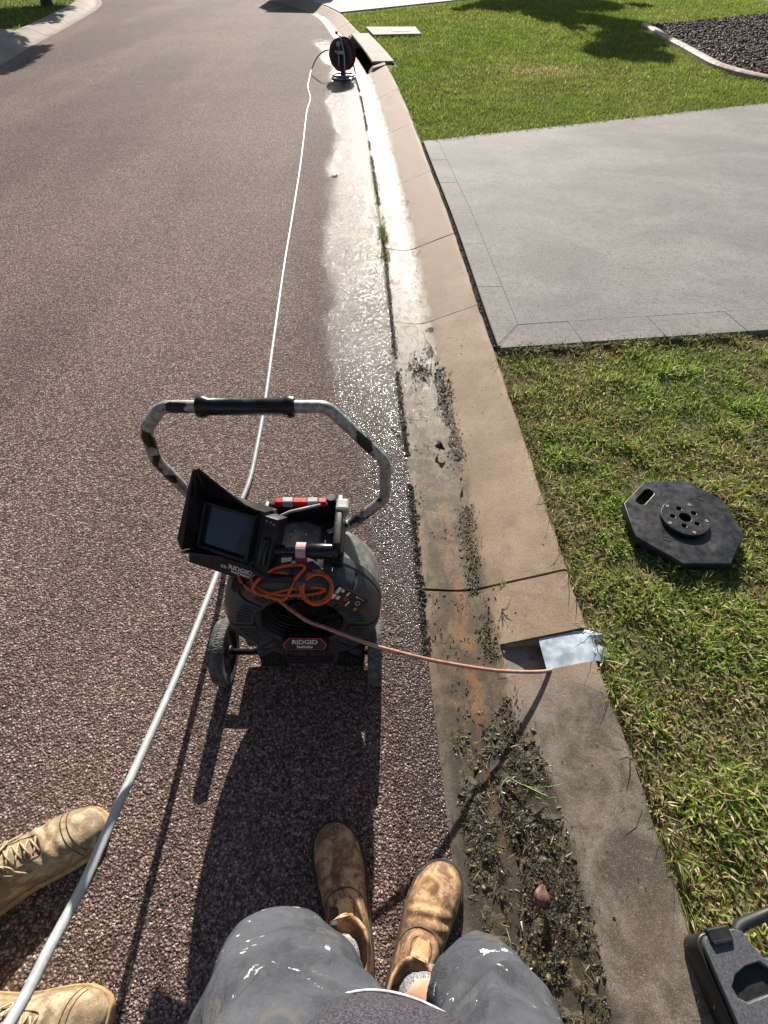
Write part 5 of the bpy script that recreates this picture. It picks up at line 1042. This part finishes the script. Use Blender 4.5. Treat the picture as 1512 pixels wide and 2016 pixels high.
def litter(name, Y, d, L, lift, label, flat=.5, mat='litter', cols=None):
    n = len(Y); P = gut(Y, d); P[:, 2] += lift; chips(name, P, L, L*rng.uniform(.25, .7, n), L*rng.uniform(.05, .16, n), (LC if cols is None else cols)[rng.choice(5, n, p=[.3, .3, .15, .18, .07])]*rng.uniform(.7, 1.3, (n, 1)), M[mat], label, 'leaf litter', flat=flat)
n = 7000; Y = rng.uniform(-.45, .52, n); d = rng.normal(.17, .075, n)-.05*np.clip(Y-.1, 0, 1); dens = vnoise(Y, d, 13, 21)*.7+vnoise(Y, d, 34, 22)*.5; k = (d > .0) & (d < .30-.05*np.clip(Y, 0, 1)) & (dens > .36+.5*np.clip(Y-.2, 0, 1)) & ~((abs(d-.12-.015*np.sin(Y*9)) < .022) & (rng.random(n) < .8))
Y, d = Y[k], d[k]; litter('leaf_litter', Y, d, np.where(rng.random(len(Y)) < .06, rng.uniform(.012, .03, len(Y)), rng.uniform(.0018, .0075, len(Y))), mudz(Y, d)+.002*rng.random(len(Y)), 'wet matted leaf litter filling the gutter by the right boot')
n = 24000; Y = rng.uniform(-.45, .55, n); d = rng.normal(.165, .075, n)-.05*np.clip(Y-.1, 0, 1); dens = vnoise(Y, d, 13, 21)*.7+vnoise(Y, d, 34, 22)*.5; k = (d > .0) & (d < .30-.05*np.clip(Y, 0, 1)) & (dens > .45+.55*np.clip(Y-.2, 0, 1)) & ~((abs(d-.12-.015*np.sin(Y*9)) < .022) & (rng.random(n) < .6))
Y, d = Y[k], d[k]; n = len(Y); P = gut(Y, d); P[:, 2] += mudz(Y, d)-.001+.003*rng.random(n); cc = (LC*.62)[rng.choice(5, n, p=[.28, .3, .2, .12, .1])]*rng.uniform(.6, 1.4, (n, 1))
blades('leaf_litter', P, np.where(rng.random(n) < .2, rng.uniform(.008, .022, n), rng.uniform(.002, .008, n)), rng.uniform(.001, .0042, n), cc, np.clip(rng.normal(1.35, .2, n), .6, 1.6), 'flat shreds of wet dead leaves and grass in the gutter by the right boot', 'leaf litter', curl=.25, mat='litter')
n = 5200; Y = rng.uniform(.45, 2.6, n); d = .198+.012*np.sin(Y*5)+rng.normal(0, .016, n); dens = vnoise(Y, d, 8, 23); k = (d > .12) & (d < .26) & (dens > .38); Y, d = Y[k], d[k]
litter('leaf_litter', Y, d, rng.uniform(.002, .011, len(Y)), .002, 'thin line of wet litter along the foot of the kerb')
n = 6500; Y = rng.uniform(.5, 9.4, n); d = rng.uniform(.02, .24, n); k = vnoise(Y, d, 11, 24) > .63; Y, d = Y[k], d[k]; litter('leaf_litter', Y, d, rng.uniform(.003, .012, len(Y)), .002, 'scattered specks of wet litter along the gutter')
DK = np.array([(.016, .012, .008), (.024, .018, .012), (.035, .03, .014), (.012, .01, .008), (.05, .05, .02)])
n = 9000; Y = rng.uniform(.7, 9.5, n); d = rng.normal(.002, .007, n); k = vnoise(Y, d, 4, 25) > .30; Y, d = Y[k], d[k]; litter('gutter_grit', Y, d, rng.uniform(.004, .016, len(Y)), .003, 'dark line of grit between the road and the gutter', mat='bark', cols=DK)
n = 5000; Y = rng.uniform(2.25, 5.75, n); d = rng.uniform(.462, .49, n); litter('gutter_grit', Y, d, rng.uniform(.006, .018, n), -.004, 'dark strip of soil between the kerb and the driveway', mat='bark', cols=DK)
for Yc, dc_ in ((2.16, .10), (2.2, .15), (2.24, .19), (2.05, .21), (1.95, .225), (8.3, .0), (7.7, .01), (6.6, .0), (4.4, .0)):
    pass
n = 240; Y = rng.uniform(.0, 3.2, n); d = rng.uniform(.25, .45, n); k = vnoise(Y, d, 4, 61) > .45; Y, d = Y[k], d[k]; litter('specks', Y, d, rng.uniform(.002, .009, len(Y)), .001, 'tiny dark specks of dirt scattered on the kerb face', mat='bark', cols=DK)
n = 380; Y = np.concatenate([rng.normal(2.2, .05, 220), rng.normal(2.05, .09, 160)]); d = np.concatenate([rng.normal(.12, .035, 220), rng.normal(.215, .018, 160)]); d = np.clip(d, .02, .26)
litter('leaf_litter', Y, d, rng.uniform(.006, .022, n), .004, 'dark clump of wet leaves caught in the gutter beside the driveway corner', .8)
n = 260; Y = rng.uniform(-.4, .5, n); d = rng.uniform(.04, .27, n); P = gut(Y, d); P[:, 2] += .006
blades('grass_clippings', P, rng.uniform(.01, .035, n), rng.uniform(.001, .0026, n), grass_col(n, .75), rng.uniform(1.2, 1.55, n), 'pale grass clippings scattered over the gutter litter', curl=.1)
n = 900; Y = np.concatenate([rng.uniform(3.15, 4.0, 700), rng.uniform(4.0, 5.6, 200)]); d = rng.normal(.004, .016, n); k = (vnoise(Y, d, 6, 31) > .3); Y, d = Y[k], d[k]; P = gut(Y, np.clip(d, 0, .4)); P[:, 0] += np.where(d < 0, d, 0)
blades('gutter_grass', P, rng.uniform(.02, .05, len(Y)), rng.uniform(.0025, .005, len(Y)), grass_col(len(Y), .12, .25), rng.uniform(.2, 1.3, len(Y)), 'strip of green grass growing in the crack at the gutter edge')
def leaf(name, c, ang, L, W, lift, mat, label, cup=.35, tilt=0):
    v, f = [], []; n = 9; c = Vector(c)
    RM = Matrix.Translation(c) @ Matrix.Rotation(R(ang), 4, 'Z') @ Matrix.Rotation(R(tilt), 4, 'X')
    for i in range(n):
        t_ = i/(n-1); hw = W/2*max(0.0, math.sin(math.pi*t_**.8))**.8 if 0 < t_ < 1 else .0004
        for s_ in (-1, 0, 1): v.append(RM @ Vector((L*(t_-.5), s_*hw, abs(s_)*hw*cup+lift*math.sin(math.pi*t_)+.002*math.sin(7*t_+s_))))
    m_ = len(v); v += [p-Vector((0, 0, .0006)) for p in v]
    for i in range(n-1):
        for j in range(2): a = i*3+j; f.append((a, a+3, a+4, a+1)); f.append((m_+a, m_+a+1, m_+a+4, m_+a+3))
    for i in range(n-1): a = i*3; f.append((a, m_+a, m_+a+3, a+3)); a += 2; f.append((a+3, m_+a+3, m_+a, a))
    b = MB(); b.add(v, f); b.tube([RM @ Vector((-L*.5, 0, 0)), RM @ Vector((-L*.72, .003, .002))], .0008, 5); return tag(b.build(name, mat, None, smooth=True), label, 'leaf')
g = lambda px, py, z: at(px, py, z)
leaf('leaf', g(1062, 1762, .022), 60, .046, .034, .010, M['deadleaf'], 'pinkish brown dead leaf lying on the litter near the right boot', .5, 12)
leaf('leaf', g(869, 878, .012), -60, .055, .03, .012, M['darkleaf'], 'curled dark leaf standing in the gutter beside the reel handle', .7, 48)
leaf('leaf', g(775, 840, .009), 150, .035, .014, .004, M['greenleaf'], 'small fresh green leaf at the road edge, upper of two', .3); leaf('leaf', g(785, 852, .006), -30, .03, .012, .004, M['greenleaf'], 'small fresh green leaf at the road edge, lower of two', .3)
leaf('leaf', g(660, 345, .012), 80, .10, .05, .006, M['darkleaf'], 'dark scrap of leaf on the wet road by the driveway', .15); leaf('leaf', g(908, 940, .02), 80, .05, .011, .006, M['darkleaf'], 'narrow dark leaf lying at the foot of the kerb', .4)
leaf('leaf', g(1058, 1558, .025), -20, .03, .012, .004, M['deadleaf'], 'small pale scrap beside the uprooted weed', .3)
def weed(c, n, L, label, spread, name='weed', az0=0, az1=360):
    P = np.tile(np.array(c), (n, 1))+rng.normal(0, .002, (n, 3)); o = blades(name, P, rng.uniform(.6, 1, n)*L, rng.uniform(.0018, .0032, n), grass_col(n, .25, .3), rng.uniform(*spread, n), None, curl=.5); tag(o, label, 'weed')
weed(at(987, 1158, .045), 14, .05, 'small spiky weed growing in the kerb joint', (.3, 1.4)); weed(at(1245, 1470, .088), 8, .045, 'grass sprout leaning over the kerb edge', (.4, 1.2)); weed(at(1330, 1690, .088), 22, .075, 'long grass tuft hanging over the kerb near the tool case', (.3, 1.2)); weed(at(984, 1668, .0), 8, .02, 'tiny pale seedling on the gutter litter', (.8, 1.4))
b = MB(); c = at(1000, 1536, .0)
for pth in ([(1000, 1530, .01), (1035, 1548, .02), (1070, 1550, .045), (1108, 1544, .055)], [(1030, 1545, .02), (1060, 1560, .035), (1078, 1568, .045), (1075, 1575, .04)], [(1040, 1550, .02), (1060, 1572, .03), (1095, 1570, .05)], [(1000, 1530, .01), (985, 1555, .012), (1000, 1590, .01)]):
    b.tube(smoothpath([at(*q) for q in pth], 6), list(np.linspace(.0022, .0007, 19)), 6)
tag(b.build('uprooted_weed', M['greenleaf'], None, smooth=True), 'uprooted stringy green weed lying across the gutter and kerb', 'weed')
n = 60; 
for i in range(10):
    pass
